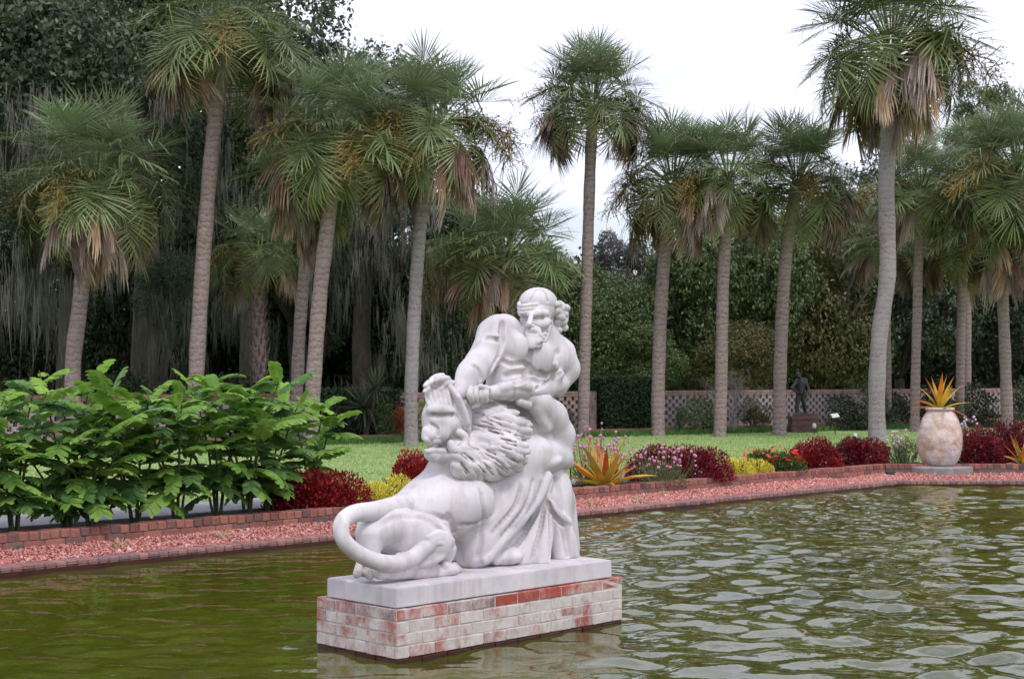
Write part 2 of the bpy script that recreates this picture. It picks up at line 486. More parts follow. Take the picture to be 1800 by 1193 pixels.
# red crushed-brick gravel: too many to count
def make_gravel():
    rg = np.random.default_rng(3)
    base = np.array([[1,0,0],[-.9,.1,0],[0,1,.1],[.1,-.9,0],[0,.1,.7],[0,0,-.6]], float)
    faces = np.array([[0,2,4],[2,1,4],[1,3,4],[3,0,4],[2,0,5],[1,2,5],[3,1,5],[0,3,5]])
    n1, n2 = 30000, 9000
    e = rg.uniform(4.2, 21.6, n1); s = S_WATER + 0.195 + rg.random(n1) * (S_CURB - S_WATER - 0.185)
    P1 = np.stack([0.70710678 * (e - s), 0.70710678 * (e + s), np.zeros(n1)], -1)
    P1 = P1[(P1[:, 1] < Y_CURB_R)]
    x = rg.uniform(5.6, 11.8, n2); y = rg.uniform(Y_RIGHT + 0.19, Y_CURB_R, n2)
    ok = 0.70710678 * (y - x) < S_CURB
    P2 = np.stack([x, y, np.zeros(n2)], -1)[ok]
    P = np.concatenate([P1, P2])
    sdist = np.minimum(1, np.maximum(0, np.where(P[:, 1] > Y_RIGHT + .1, (P[:, 1] - Y_RIGHT) / 1.4, (0.7071 * (P[:, 1] - P[:, 0]) - S_WATER) / 0.92)))
    N = len(P)
    P[:, 2] = 0.068 + 0.05 * sdist + rg.uniform(0, 0.016, N)
    sz = np.exp(rg.normal(np.log(0.0115), 0.40, N))
    # random rotations
    q = rg.normal(size=(N, 4)); q /= np.linalg.norm(q, axis=1)[:, None]
    w_, x_, y_, z_ = q.T
    Rm = np.stack([1-2*(y_**2+z_**2), 2*(x_*y_-z_*w_), 2*(x_*z_+y_*w_), 2*(x_*y_+z_*w_), 1-2*(x_**2+z_**2), 2*(y_*z_-x_*w_), 2*(x_*z_-y_*w_), 2*(y_*z_+x_*w_), 1-2*(x_**2+y_**2)], -1).reshape(N, 3, 3)
    V = base[None] * rg.uniform(0.65, 1.25, (N, 6, 1)) * sz[:, None, None]
    V = np.einsum('nij,nkj->nki', Rm, V) + P[:, None, :]
    F = (faces[None] + (np.arange(N) * 6)[:, None, None]).reshape(-1, 3)
    m, n, l, b = new_mat('crushed_brick')
    t = n.new('ShaderNodeTexWhiteNoise'); t.noise_dimensions = '3D'
    g = n.new('ShaderNodeNewGeometry')
    l.new(g.outputs['Random Per Island'], t.inputs[0]) if False else None
    r = ramp_node(n, l, g.outputs['Random Per Island'], [(0.0, (0.22, 0.07, 0.055)), (0.18, (0.48, 0.17, 0.145)), (0.65, (0.62, 0.27, 0.24)), (0.95, (0.70, 0.44, 0.40)), (1.0, (0.10, 0.06, 0.05))])
    l.new(r.outputs[0], b.inputs['Base Color']); b.inputs['Roughness'].default_value = 0.9
    b.inputs['Specular IOR Level'].default_value = 0.2
    o = link('red_gravel', mesh_np('red_gravel', V.reshape(-1, 3), F), m)
    tag(o, 'red crushed brick gravel strip between the pool coping and the brick kerb', 'gravel')
    stuff(o)
make_gravel()
# ================================================================== sculpture on its brick plinth
# ---- a small implicit modeller: smooth unions of tapered capsules and ellipsoids, meshed with surface nets
class Carving:
    def __init__(s, lo, hi, h):
        s.h = h; s.lo = np.array(lo, float)
        s.n = np.ceil((np.array(hi) - s.lo) / h).astype(int) + 1
        s.F = np.full(tuple(s.n), 0.25, np.float32)
        s.ax = [s.lo[i] + np.arange(s.n[i]) * h for i in range(3)]
    def _sl(s, lo, hi):
        a = np.clip(np.floor((lo - s.lo) / s.h).astype(int), 0, s.n - 1)
        b = np.clip(np.ceil((hi - s.lo) / s.h).astype(int) + 1, 1, s.n)
        sl = tuple(slice(a[i], max(b[i], a[i] + 1)) for i in range(3))
        g = np.meshgrid(*[s.ax[i][sl[i]] for i in range(3)], indexing='ij', sparse=True)
        return sl, g
    def _put(s, sl, d, k, cut=False):
        f = s.F[sl]
        if cut:
            d = -d
            hh = np.clip(0.5 - 0.5 * (f - d) / k, 0, 1)
            s.F[sl] = f * (1 - hh) + d * hh + k * hh * (1 - hh)
        else:
            hh = np.clip(0.5 + 0.5 * (f - d) / k, 0, 1)
            s.F[sl] = f * (1 - hh) + d * hh - k * hh * (1 - hh)
    def cap(s, a, b, ra, rb, k=0.02, cut=False):
        a = np.array(a); b = np.array(b); r = max(ra, rb) + k + 0.03
        sl, (x, y, z) = s._sl(np.minimum(a, b) - r, np.maximum(a, b) + r)
        d = b - a; L = max(d @ d, 1e-9)
        t = np.clip(((x - a[0]) * d[0] + (y - a[1]) * d[1] + (z - a[2]) * d[2]) / L, 0, 1)
        q = np.sqrt((x - a[0] - t * d[0])**2 + (y - a[1] - t * d[1])**2 + (z - a[2] - t * d[2])**2)
        s._put(sl, (q - (ra + (rb - ra) * t)).astype(np.float32), k, cut)
    def ell(s, c, r, M, k=0.02, cut=False):
        """r = radii along the columns of the rotation M"""
        c = np.array(c); r = np.array(r); e = np.abs(M) @ r + k + 0.03
        sl, (x, y, z) = s._sl(c - e, c + e)
        dx, dy, dz = x - c[0], y - c[1], z - c[2]
        k0 = 0; k1 = 0
        for i in range(3):
            q = (dx * M[0, i] + dy * M[1, i] + dz * M[2, i]) / r[i]
            k0 = k0 + q * q; k1 = k1 + (q / r[i])**2
        k0 = np.sqrt(k0); k1 = np.sqrt(k1) + 1e-6
        s._put(sl, (k0 * (k0 - 1) / k1).astype(np.float32), k, cut)
    def floor(s, z):
        s.F = np.maximum(s.F, (z - s.ax[2])[None, None, :].astype(np.float32))
    def mesh(s, name, origin=(0, 0, 0)):
        F = s.F; S = F < 0
        n = S.shape
        c = S[:-1,:-1,:-1].astype(np.int8)
        tot = np.zeros([m - 1 for m in n], np.int8)
        for i in (0, 1):
            for j in (0, 1):
                for k in (0, 1):
                    tot += S[i:n[0]-1+i, j:n[1]-1+j, k:n[2]-1+k]
        act = (tot > 0) & (tot < 8)
        I = np.argwhere(act)
        vid = np.full(act.shape, -1, np.int32); vid[act] = np.arange(len(I))
        acc = np.zeros((len(I), 3)); cnt = np.zeros(len(I))
        corners = [(i, j, k) for i in (0, 1) for j in (0, 1) for k in (0, 1)]
        val = {q: F[I[:,0]+q[0], I[:,1]+q[1], I[:,2]+q[2]] for q in corners}
        for a in corners:
            for ax in range(3):
                if a[ax]: continue
                b = list(a); b[ax] = 1; b = tuple(b)
                va, vb = val[a], val[b]
                x = (va < 0) != (vb < 0)
                t = np.where(x, va / np.where(np.abs(va - vb) < 1e-9, 1, va - vb), 0)
                p = np.repeat(np.array(a, float)[None], len(I), 0); p[:, ax] += t
                acc[x] += p[x]; cnt[x] += 1
        V = (I + acc / cnt[:, None]) * s.h + s.lo - np.array(origin)
        quads = []
        for ax in range(3):
            A = S; sl0 = [slice(None)] * 3; sl1 = [slice(None)] * 3
            sl0[ax] = slice(0, -1); sl1[ax] = slice(1, None)
            s0, s1 = A[tuple(sl0)], A[tuple(sl1)]
            E = np.argwhere(s0 != s1)
            o1, o2 = (ax + 1) % 3, (ax + 2) % 3
            ok = (E[:, o1] > 0) & (E[:, o2] > 0) & (E[:, o1] < n[o1] - 1) & (E[:, o2] < n[o2] - 1)
            E = E[ok]
            inside0 = s0[E[:,0], E[:,1], E[:,2]]
            def cell(d1, d2):
                q = E.copy(); q[:, o1] -= d1; q[:, o2] -= d2
                return vid[q[:,0], q[:,1], q[:,2]]
            Q = np.stack([cell(1, 1), cell(0, 1), cell(0, 0), cell(1, 0)], -1)
            Q[~inside0] = Q[~inside0][:, ::-1]
            quads.append(Q)
        Q = np.concatenate(quads); Q = Q[(Q >= 0).all(1)]
        return mesh_np(name, V, Q, True)

SLAB_Z = 0.457
def dc(px): return 9.24 + (px - 624.0) * 0.00373          # depth of the plinth's long centre line behind an image column
def sp(px, py, dv=0.0):
    return np.array(at(px, py, dc(px) + dv))
def rm(r, px=850): return r * dc(px) / FPX
def roll(deg, yaw=0.0, pitch=0.0):
    m = Matrix.Rotation(R(yaw), 3, 'Z') @ Matrix.Rotation(R(-deg), 3, 'Y') @ Matrix.Rotation(R(pitch), 3, 'X')
    return np.array(m)
class Sculpt(Carving):
    B = None                                     # frozen copy of the surface that details are laid on
    def C(s, a, b, k=6, cut=False):              # a, b = (px, py, dv, radius px)
        s.cap(sp(*a[:3]), sp(*b[:3]), rm(a[3], a[0]), rm(b[3], b[0]), rm(k), cut)
    def chain(s, pts, k=6, cut=False):
        for a, b in zip(pts[:-1], pts[1:]): s.C(a, b, k, cut)
    def E(s, px, py, dv, rx, ry, rz, deg=0, k=8, yaw=0, pitch=0, cut=False):  # deg: counter-clockwise roll as seen
        s.ell(sp(px, py, dv), (rm(rx, px), rm(ry, px), rm(rz, px)), roll(deg, yaw, pitch), rm(k), cut)
    def surf(s, px, py):
        """depth offset of the carved surface behind image point (px, py), as seen from the front"""
        dv = np.arange(-.75, .75, .004)
        P = np.stack([(px - 900.0) / FPX * (dc(px) + dv), dc(px) + dv, EYE - (py - HORIZON) / FPX * (dc(px) + dv)], -1)
        I = np.rint((P - s.lo) / s.h).astype(int)
        ok = ((I >= 0) & (I < s.n)).all(1)
        I = np.clip(I, 0, s.n - 1)
        f = np.where(ok, (s.F if s.B is None else s.B)[I[:, 0], I[:, 1], I[:, 2]], 1)
        w = np.nonzero(f < 0)[0]
        return float(dv[w[0]]) if len(w) else None
    def _trace(s, pts, r, sign, n=6):
        P = [np.array(p, float) for p in pts]
        rr = list(r) if hasattr(r, '__len__') else [r] * len(P)
        P = [2 * P[0] - P[1]] + P + [2 * P[-1] - P[-2]]
        out = []
        for i in range(1, len(P) - 2):
            for j in range(n + (1 if i == len(P) - 3 else 0)):
                t = j / n; a, b, c, d = P[i - 1], P[i], P[i + 1], P[i + 2]
                q = 0.5 * (2 * b + (c - a) * t + (2 * a - 5 * b + 4 * c - d) * t * t + (3 * b - a - 3 * c + d) * t ** 3)
                out.append((q, rr[i - 1] + (rr[i] - rr[i - 1]) * t))
        dvs = [s.surf(*q) for q, _ in out]
        got = [d for d in dvs if d is not None]
        if not got: return []
        for i, d in enumerate(dvs):
            if d is None: dvs[i] = dvs[i - 1] if i and dvs[i - 1] is not None else got[0]
        dvs = [sorted(dvs[max(0, i - 1):i + 2])[len(dvs[max(0, i - 1):i + 2]) // 2] for i in range(len(dvs))]
        dvs = [sum(dvs[max(0, i - 2):i + 3]) / len(dvs[max(0, i - 2):i + 3]) for i in range(len(dvs))]
        return [(q[0], q[1], d + sign * rm(r_, q[0]), r_) for (q, r_), d in zip(out, dvs)]
    def ridge(s, pts, r, out=0.4, k=3):
        """raised roll lying on the surface; out = share of the radius left proud"""
        t = s._trace(pts, r, 1 - 2 * out)
        if t: s.chain(t, k)
    def groove(s, pts, r, depth=0.5, k=3):
        """chiselled line cut into the surface to depth*2*radius"""
        t = s._trace(pts, r, -(1 - 2 * depth))
        if t: s.chain(t, k, True)
    def curve(s, pts, k=3, n=7, cut=False):
        """smooth tube through (px, py, dv, r) points"""
        P = [np.array(p, float) for p in pts]; P = [2 * P[0] - P[1]] + P + [2 * P[-1] - P[-2]]
        out = []
        for i in range(1, len(P) - 2):
            for j in range(n):
                t = j / n; a, b, c, d = P[i - 1], P[i], P[i + 1], P[i + 2]
                out.append(0.5 * (2 * b + (c - a) * t + (2 * a - 5 * b + 4 * c - d) * t * t + (3 * b - a - 3 * c + d) * t ** 3))
        out.append(P[-2])
        s.chain(out, k, cut)

def marble_material():
    m, n, l, b = new_mat('white_marble')
    t = noise_node(n, l, 3.2, 7, 0.62, 'World')
    r = ramp_node(n, l, t.outputs['Fac'], [(0.28, (0.50, 0.48, 0.505)), (0.66, (0.69, 0.665, 0.69))])
    st = noise_node(n, l, 5.0, 6, 0.6, 'World', stretch=(1.6, 1.6, 0.22))       # rain streaks
    mr = n.new('ShaderNodeMapRange'); mr.inputs['From Min'].default_value = 0.50; mr.inputs['From Max'].default_value = 0.74
    mr.inputs['To Max'].default_value = 0.75
    l.new(st.outputs['Fac'], mr.inputs['Value'])
    mx = n.new('ShaderNodeMix'); mx.data_type = 'RGBA'
    l.new(mr.outputs[0], mx.inputs['Factor']); l.new(r.outputs[0], mx.inputs['A'])
    mx.inputs['B'].default_value = (0.36, 0.31, 0.285, 1)
    # grime sits in the carved creases
    g = n.new('ShaderNodeNewGeometry')
    mp = n.new('ShaderNodeMapRange'); mp.inputs['From Min'].default_value = 0.497; mp.inputs['From Max'].default_value = 0.44
    mp.inputs['To Max'].default_value = 0.85
    l.new(g.outputs['Pointiness'], mp.inputs['Value'])
    mx2 = n.new('ShaderNodeMix'); mx2.data_type = 'RGBA'
    l.new(mp.outputs[0], mx2.inputs['Factor']); l.new(mx.outputs['Result'], mx2.inputs['A'])
    mx2.inputs['B'].default_value = (0.34, 0.285, 0.255, 1)
    l.new(mx2.outputs['Result'], b.inputs['Base Color'])
    b.inputs['Roughness'].default_value = 0.62
    b.inputs['Specular IOR Level'].default_value = 0.3
    t3 = noise_node(n, l, 70.0, 6, 0.65, 'World')
    bump(n, l, b, t3.outputs['Fac'], 0.25, 0.004)
    return m
M_MARBLE = marble_material()
BASE = Vector((-0.239, 9.98, SLAB_Z))
sculpture = thing('marble_sculpture', 'white marble carving of a bearded man wrestling a lion, on the brick plinth', 'sculpture', BASE)
H_ = 0.0072
def part(sc, name, parent=sculpture):
    sc.floor(SLAB_Z - 0.002)
    o = link(name, sc.mesh(name, BASE if parent is sculpture else BASE), M_MARBLE, parent)
    return o

# ---------------- lion body
s = Sculpt((-1.12, 8.75, 0.44), (0.50, 10.95, 1.62), H_)
# barrel, rump and flank
s.C((672, 925, .08, 38), (765, 888, .12, 52), 20)
s.C((765, 890, .08, 58), (880, 868, .10, 56), 25)
s.E(806, 888, -.04, 60, 48, 50, 18, 22)
s.E(872, 900, -.02, 46, 44, 76, -40, 20)
s.C((905, 850, .05, 52), (838, 948, .0, 46), 20)
s.C((845, 940, .02, 42), (830, 970, .0, 30), 14)
# rump and near hind leg folded on the ground
s.E(676, 928, .05, 50, 56, 38, 18, 18)
s.E(730, 944, -.12, 66, 40, 46, -14, 9)
s.E(772, 962, -.13, 30, 30, 34, 10, 12)
s.C((745, 985, -.20, 22), (690, 1002, -.22, 15), 9)
s.C((668, 1006, -.20, 12), (775, 1003, -.23, 13), 6)
s.E(786, 1000, -.24, 21, 18, 12, 0, 5)
for i, dx in enumerate((-2, 6, 13)):
    s.C((784 + dx, 992 + i, -.28 + .05 * i, 7), (798 + dx * .6, 1002, -.28 + .05 * i, 7), 2.5)
s.ridge([(700, 978), (735, 982), (768, 972)], 7, 0.1, 5)
s.ridge([(712, 992), (750, 988), (776, 976)], 7, 0.1, 4)
# far hind foot under the tail
s.C((650, 940, .0, 26), (648, 990, -.02, 17), 10)
s.E(644, 1003, -.04, 18, 22, 11, 0, 6)
s.C((633, 985, -.05, 6), (628, 1008, -.08, 8), 3)
s.C((646, 980, -.10, 6), (650, 1010, -.12, 8), 3)
s.C((658, 985, -.12, 6), (668, 1010, -.16, 8), 3)
# far foreleg braced behind, throat
s.C((790, 815, .12, 34), (742, 884, .20, 26), 12)
s.C((778, 800, .05, 24), (800, 845, .04, 38), 14)
s.C((810, 800, .12, 44), (870, 820, .10, 56), 20)
s.E(930, 745, .12, 34, 30, 40, 0, 14)
# chest and the lifted foreleg: shoulder, elbow, forearm, paw
s.E(900, 815, .0, 46, 42, 42, 0, 16)
s.C((915, 800, -.02, 38), (962, 802, -.03, 30), 14)
s.C((940, 802, -.02, 32), (986, 806, -.02, 19), 10)
s.E(945, 787, -.08, 26, 24, 19, -14, 5)
s.E(955, 815, -.08, 34, 22, 15, 14, 4)
s.C((985, 800, -.03, 16), (999, 812, -.05, 9), 5)
for i in range(3): s.C((994, 800 + 6 * i, -.06, 5), (1004, 806 + 6 * i, -.07, 3.5), 1.5)
s.chain([(986, 800, .0, 20), (984, 765, .02, 26), (968, 732, .0, 28), (946, 708, -.05, 23), (920, 696, -.10, 19)], 10)
s.C((960, 752, -.07, 10), (938, 716, -.11, 9), 8)
s.E(909, 692, -.12, 20, 18, 15, 10, 6)
for i in range(3): s.C((914 - 4 * i, 680 + 8 * i, -.17, 6.5), (897, 684 + 8 * i, -.17, 6), 2.5)
s.C((928, 712, -.17, 7.5), (913, 706, -.20, 7), 2.5)
# belly: ribs, the fold line of the skin, creases between flank, thigh and belly
for (p0, p1, p2) in (((918, 850), (905, 890), (868, 935)), ((938, 845), (922, 892), (884, 942)), ((952, 848), (938, 890), (900, 935))):
    s.groove([p0, p1, p2], 3.2, 0.5, 5)
s.ridge([(963, 836), (946, 875), (914, 916), (882, 950), (853, 982)], 8, 0.25, 4)
s.groove([(846, 852), (850, 900), (846, 950), (838, 985)], 2.6, 0.35, 6)
s.groove([(787, 905), (798, 930), (800, 960), (796, 990)], 4.0, 0.5, 5)
s.groove([(872, 862), (866, 905), (800, 926)], 2.4, 0.3, 6)
s.groove([(668, 922), (700, 908), (745, 910), (780, 935)], 2.4, 0.3, 6)
s.groove([(720, 888), (745, 900), (786, 912)], 2.2, 0.3, 7)
lion = part(s, 'lion')

# tail, one tube looping out over the end of the slab
s = Sculpt((-1.2, 8.7, 0.44), (-.15, 9.8, 0.98), 0.0065)
s.curve([(712, 888, .02, 20), (662, 898, -.02, 17), (622, 902, -.05, 14), (601, 918, -.10, 12.5), (602, 944, -.16, 12), (622, 967, -.22, 12.5), (655, 984, -.27, 13),
         (690, 990, -.29, 13), (720, 983, -.30, 13), (743, 965, -.30, 13), (762, 949, -.31, 13)], 4)
s.curve([(755, 950, -.31, 13), (770, 944, -.32, 14), (792, 955, -.32, 8)], 3)
s.curve([(752, 945, -.33, 6), (772, 937, -.36, 6), (795, 950, -.35, 5)], 1.5)
s.curve([(756, 958, -.34, 5), (772, 953, -.37, 6), (786, 961, -.36, 5)], 1.5)
tail = part(s, 'tail', lion)

# lion's head, thrown back with open jaws
s = Sculpt((-.72, 9.2, 1.0), (-.15, 10.35, 1.85), 0.0055)
s.E(792, 740, .03, 38, 40, 50, -12, 8)
s.C((802, 705, .05, 26), (778, 680, .03, 20), 12)
s.C((776, 700, .0, 24), (766, 735, -.02, 22), 14)          # forehead
s.C((764, 730, -.02, 20), (760, 762, -.03, 17), 12)        # nose bridge
s.E(762, 764, -.03, 18, 24, 15, 8, 8)
s.E(774, 762, -.10, 16, 13, 14, 0, 8)                       # muzzle pad
s.E(782, 745, -.08, 22, 20, 18, 0, 12)                      # cheek
s.C((749, 758, -.04, 8), (748, 768, -.04, 7.5), 4)          # nose
s.C((758, 797, -.04, 13), (790, 797, -.05, 18), 8)          # lower jaw
s.C((752, 790, -.04, 7), (764, 804, -.06, 9), 4)
s.E(763, 784, -.08, 17, 30, 5.2, 6, 3, cut=True)            # open mouth
s.ridge([(749, 772), (758, 779), (768, 774), (779, 780), (788, 775)], 5.0, 0.35, 2)     # curled upper lip
s.ridge([(752, 793), (764, 791), (780, 793)], 4.5, 0.3, 2)
s.ridge([(757, 721), (772, 719), (795, 724)], 7.0, 0.35, 6)   # brow
s.groove([(759, 729), (774, 731), (795, 729)], 4.0, 0.55, 3)  # closed eye
s.ridge([(763, 733), (776, 735), (790, 733)], 3.2, 0.3, 2)
s.curve([(792, 779, -.15, 6.5), (798, 790, -.17, 7), (809, 790, -.18, 7), (817, 779, -.17, 7), (815, 766, -.16, 6.5), (804, 759, -.15, 6)], 3)   # fold at the corner of the mouth
s.E(804, 775, -.16, 7, 12, 7.5, 0, 4, cut=True)
s.groove([(753, 742), (768, 752), (770, 764)], 2.0, 0.4, 3)
# forelock swept up and back
for i in range(7):
    t = i / 6
    s.ridge([(758 + 40 * t, 718 - 2 * t), (752 + 42 * t, 700 - 6 * t), (753 + 38 * t, 684 - 6 * t), (762 + 24 * t, 666 + 6 * t)], 4.8, 0.25, 1.5)
for i in range(6):
    t = i / 5
    s.ridge([(800 + 24 * t, 722 + 36 * t), (800 + 18 * t, 700 + 28 * t), (788 + 18 * t, 676 + 22 * t)], 5.0, 0.25, 1.8)
s.E(773, 669, .0, 20, 22, 11, 4, 6)
s.C((753, 673, -.04, 5.5), (747, 678, -.05, 4), 3); s.C((752, 683, -.05, 5), (746, 688, -.05, 3.5), 3)
s.ridge([(756, 674), (764, 663), (778, 659)], 4, .3, 2); s.ridge([(764, 678), (772, 667), (788, 664)], 4, .3, 2); s.ridge([(776, 684), (784, 674), (797, 672)], 4, .3, 2)
head_l = part(s, 'lion_head', lion)

# mane: heavy locks swept back from the face
s = Sculpt((-.47, 9.2, 0.98), (0.34, 10.6, 1.66), 0.006)
s.E(852, 790, -.06, 70, 44, 48, -4, 12)
s.C((800, 790, -.06, 26), (815, 815, -.08, 26), 12)
s.E(856, 740, -.02, 58, 42, 28, -8, 10)
s.E(905, 752, .02, 30, 34, 20, -20, 8)
s.C((796, 802, -.05, 22), (850, 822, -.07, 22), 10)
s.C((850, 822, -.06, 20), (908, 818, -.04, 20), 10)
rgm = random.Random(4)
def lock(pts, r, out=0.45):
    n_ = len(pts)
    s.ridge(pts, [r * (.65 + .45 * math.sin(math.pi * min(1, (i + .4) / n_))) * (1.0 if i < n_ - 1 else .72) for i in range(n_)], out, 1.6)
s.B = s.F.copy()
def fan(starts, ends, n, r, out, sag, back=0.0):
    """n locks fanning from the face (starts) to the fringe (ends), both polylines"""
    def on(poly, u):
        f = u * (len(poly) - 1); i = min(len(poly) - 2, int(f)); t = f - i
        return (poly[i][0] * (1 - t) + poly[i + 1][0] * t, poly[i][1] * (1 - t) + poly[i + 1][1] * t)
    for i in range(n):
        u = (i + .5) / n
        a, b_ = on(starts, u), on(ends, min(1, max(0, u + rgm.uniform(-.025, .025))))
        a = (a[0] + (b_[0] - a[0]) * back, a[1] + (b_[1] - a[1]) * back)
        dx, dy = b_[0] - a[0], b_[1] - a[1]; L_ = math.hypot(dx, dy); nx_, ny_ = -dy / L_, dx / L_
        w_ = sag * rgm.uniform(.6, 1.3)
        pts = [a, (a[0] + dx * .33 - nx_ * w_, a[1] + dy * .33 - ny_ * w_), (a[0] + dx * .68 + nx_ * w_ * .5, a[1] + dy * .68 + ny_ * w_ * .5), b_]
        rr_ = r * rgm.uniform(.85, 1.15)
        s.ridge(pts, [rr_ * .7, rr_, rr_ * 1.05, rr_ * .5], out * rgm.uniform(.8, 1.15), 1.4)
LOW_S = [(822, 762), (818, 776), (808, 792), (796, 800), (784, 802)]
LOW_E = [(924, 778), (930, 800), (922, 822), (898, 838), (862, 842), (828, 840), (802, 832)]
UP_S = [(826, 712), (820, 726), (816, 742), (818, 756)]
UP_E = [(880, 712), (912, 726), (934, 748), (930, 768), (900, 768)]
fan(LOW_S, LOW_E, 13, 9.5, .55, 6)
fan(LOW_S, LOW_E, 12, 9.0, .88, 5, .42)
fan(UP_S, UP_E, 7, 9.0, .55, 6)
fan(UP_S, UP_E, 6, 8.5, .88, 5, .40)
s.B = None
for i in range(26):
    u = rgm.random(); x = 815 + 95 * rgm.random(); y = 768 + 62 * rgm.random()
    ang_ = .15 + .9 * (y - 768) / 62 * (1 - .4 * (x - 815) / 95)
    dx, dy = math.cos(ang_), math.sin(ang_)
    s.groove([(x - 9 * dx, y - 9 * dy), (x, y + 1), (x + 9 * dx, y + 9 * dy)], 1.5, .6, 1)
for i in range(14):
    x = 826 + 90 * rgm.random(); y = 716 + (x - 826) * .36 + rgm.uniform(0, 30)
    s.groove([(x - 10, y - 2), (x, y), (x + 10, y + 4)], 1.5, .6, 1)
mane = part(s, 'mane', lion)

# ---------------- the man: one continuous body
s = Sculpt((-.48, 9.4, 1.30), (0.56, 11.1, 2.44), 0.006)
s.C((925, 694, .14, 46), (918, 640, .12, 50), 16)                 # waist to chest
s.E(918, 622, .07, 56, 44, 46, -14, 14)
s.E(962, 632, .12, 42, 38, 40, 20, 14)
s.C((890, 645, .06, 34), (880, 690, .08, 28), 12)
s.E(906, 611, -.062, 23, 17, 28, -6, 4)                             # pectorals
s.E(938, 628, .0, 32, 29, 26, -10, 12)
s.E(955, 637, -.06, 29, 20, 21, -26, 4)
# raised shoulder and the arm that presses the lion's head down
s.C((886, 582, .13, 31), (870, 590, .11, 31), 12)
s.C((872, 592, .09, 33), (842, 642, -.01, 25), 12)
s.C((842, 640, -.02, 25), (826, 660, -.03, 23), 10)
s.C((828, 656, -.03, 24), (806, 692, -.07, 14), 10)
s.E(876, 576, .06, 24, 24, 24, 30, 6)
s.E(898, 578, .07, 16, 20, 20, 0, 4)
s.E(858, 612, -.01, 17, 18, 30, -34, 6)
s.E(843, 622, .03, 14, 18, 26, -34, 7)
s.E(820, 664, -.07, 12, 12, 26, -38, 6)
s.E(838, 672, -.06, 9, 11, 24, -30, 6)
s.groove([(884, 566), (881, 585), (883, 603), (876, 626)], 4.0, 0.6, 4)
s.groove([(851, 593), (864, 595), (880, 599)], 3.0, 0.5, 5)
s.groove([(876, 626), (862, 650), (846, 684)], 4.0, 0.6, 3)
s.groove([(830, 640), (842, 652), (846, 668)], 2.0, 0.4, 5)
# far shoulder and arm folded across the waist
s.C((980, 628, .10, 32), (990, 645, .10, 30), 10)
s.E(1000, 642, .08, 13, 26, 26, 12, 6)
s.C((998, 652, .06, 20), (980, 682, .03, 16), 8)
s.C((984, 676, .0, 15), (940, 690, -.06, 15), 6)
s.E(972, 668, -.045, 11, 10, 24, -52, 10)
s.chain([(945, 686, -.10, 15), (912, 684, -.16, 18), (885, 687, -.19, 15), (862, 690, -.205, 11.5)], 6)
s.ridge([(930, 680), (905, 676), (880, 682)], 6, .2, 6)
s.E(842, 692, -.21, 18, 16, 14, 0, 5)                              # clenched fist with its fingers
for i in range(4):
    s.curve([(828 + 8.5 * i, 682 + i * .5, -.245, 5.2), (826 + 8.5 * i, 694, -.265, 5.4), (829 + 8.5 * i, 704, -.245, 4.6)], 1.6, 5)
s.C((858, 683, -.25, 5.5), (844, 679, -.27, 5), 2.5)
s.groove([(930, 642), (931, 628), (934, 614)], 3.0, 0.5, 4)
s.groove([(882, 634), (900, 641), (920, 637), (931, 645), (950, 660), (976, 652)], 3.4, 0.6, 4)
s.groove([(886, 662), (905, 656), (935, 656)], 3.0, 0.45, 6)
s.groove([(905, 673), (925, 667), (950, 673)], 2.8, 0.45, 6)
s.groove([(928, 640), (922, 662)], 2.0, 0.35, 6)
s.groove([(948, 652), (962, 660), (975, 655)], 2.0, 0.35, 6)
s.groove([(985, 655), (962, 672), (940, 684)], 2.0, 0.35, 4)
s.groove([(982, 612), (976, 632), (972, 652)], 2.0, 0.3, 7)
# grip of the pressing hand on the scalp
s.E(800, 694, -.05, 13, 15, 12, 30, 6)
# neck and head, bowed towards the lion
s.C((958, 602, .08, 26), (950, 575, .06, 24), 10)
s.C((932, 600, .05, 17), (900, 592, .05, 16), 10)
s.C((966, 594, .06, 17), (992, 616, .10, 18), 12)
s.E(946, 540, .05, 32, 36, 33, 0, 6)
s.E(940, 563, -.01, 26, 30, 31, 6, 8)
s.ridge([(916, 551), (925, 549), (934, 553), (946, 550), (961, 551)], 5.5, 0.30, 3)                    # brow
s.groove([(918, 559), (924, 560), (929, 560)], 3.6, 0.6, 2); s.groove([(938, 561), (946, 560), (955, 559)], 3.8, 0.6, 2)   # eye sockets
s.ridge([(919, 562), (927, 562)], 2.2, 0.2, 1); s.ridge([(939, 563), (953, 562)], 2.4, 0.2, 1)
s.C((934, 553, -.13, 4), (930.5, 570, -.165, 5.2), 4)                                                   # nose
s.C((926, 573, -.135, 3.4), (937, 573, -.14, 3.8), 3)
s.ridge([(944, 571), (956, 570), (962, 565)], 4.5, 0.12, 6)
s.groove([(940, 572), (947, 580), (948, 590)], 2.0, 0.4, 2)
s.E(969, 557, .02, 5, 9, 10, 0, 2); s.E(968, 557, -.015, 2.5, 5, 5, 0, 1.5, cut=True)                   # ear
man = part(s, 'man')
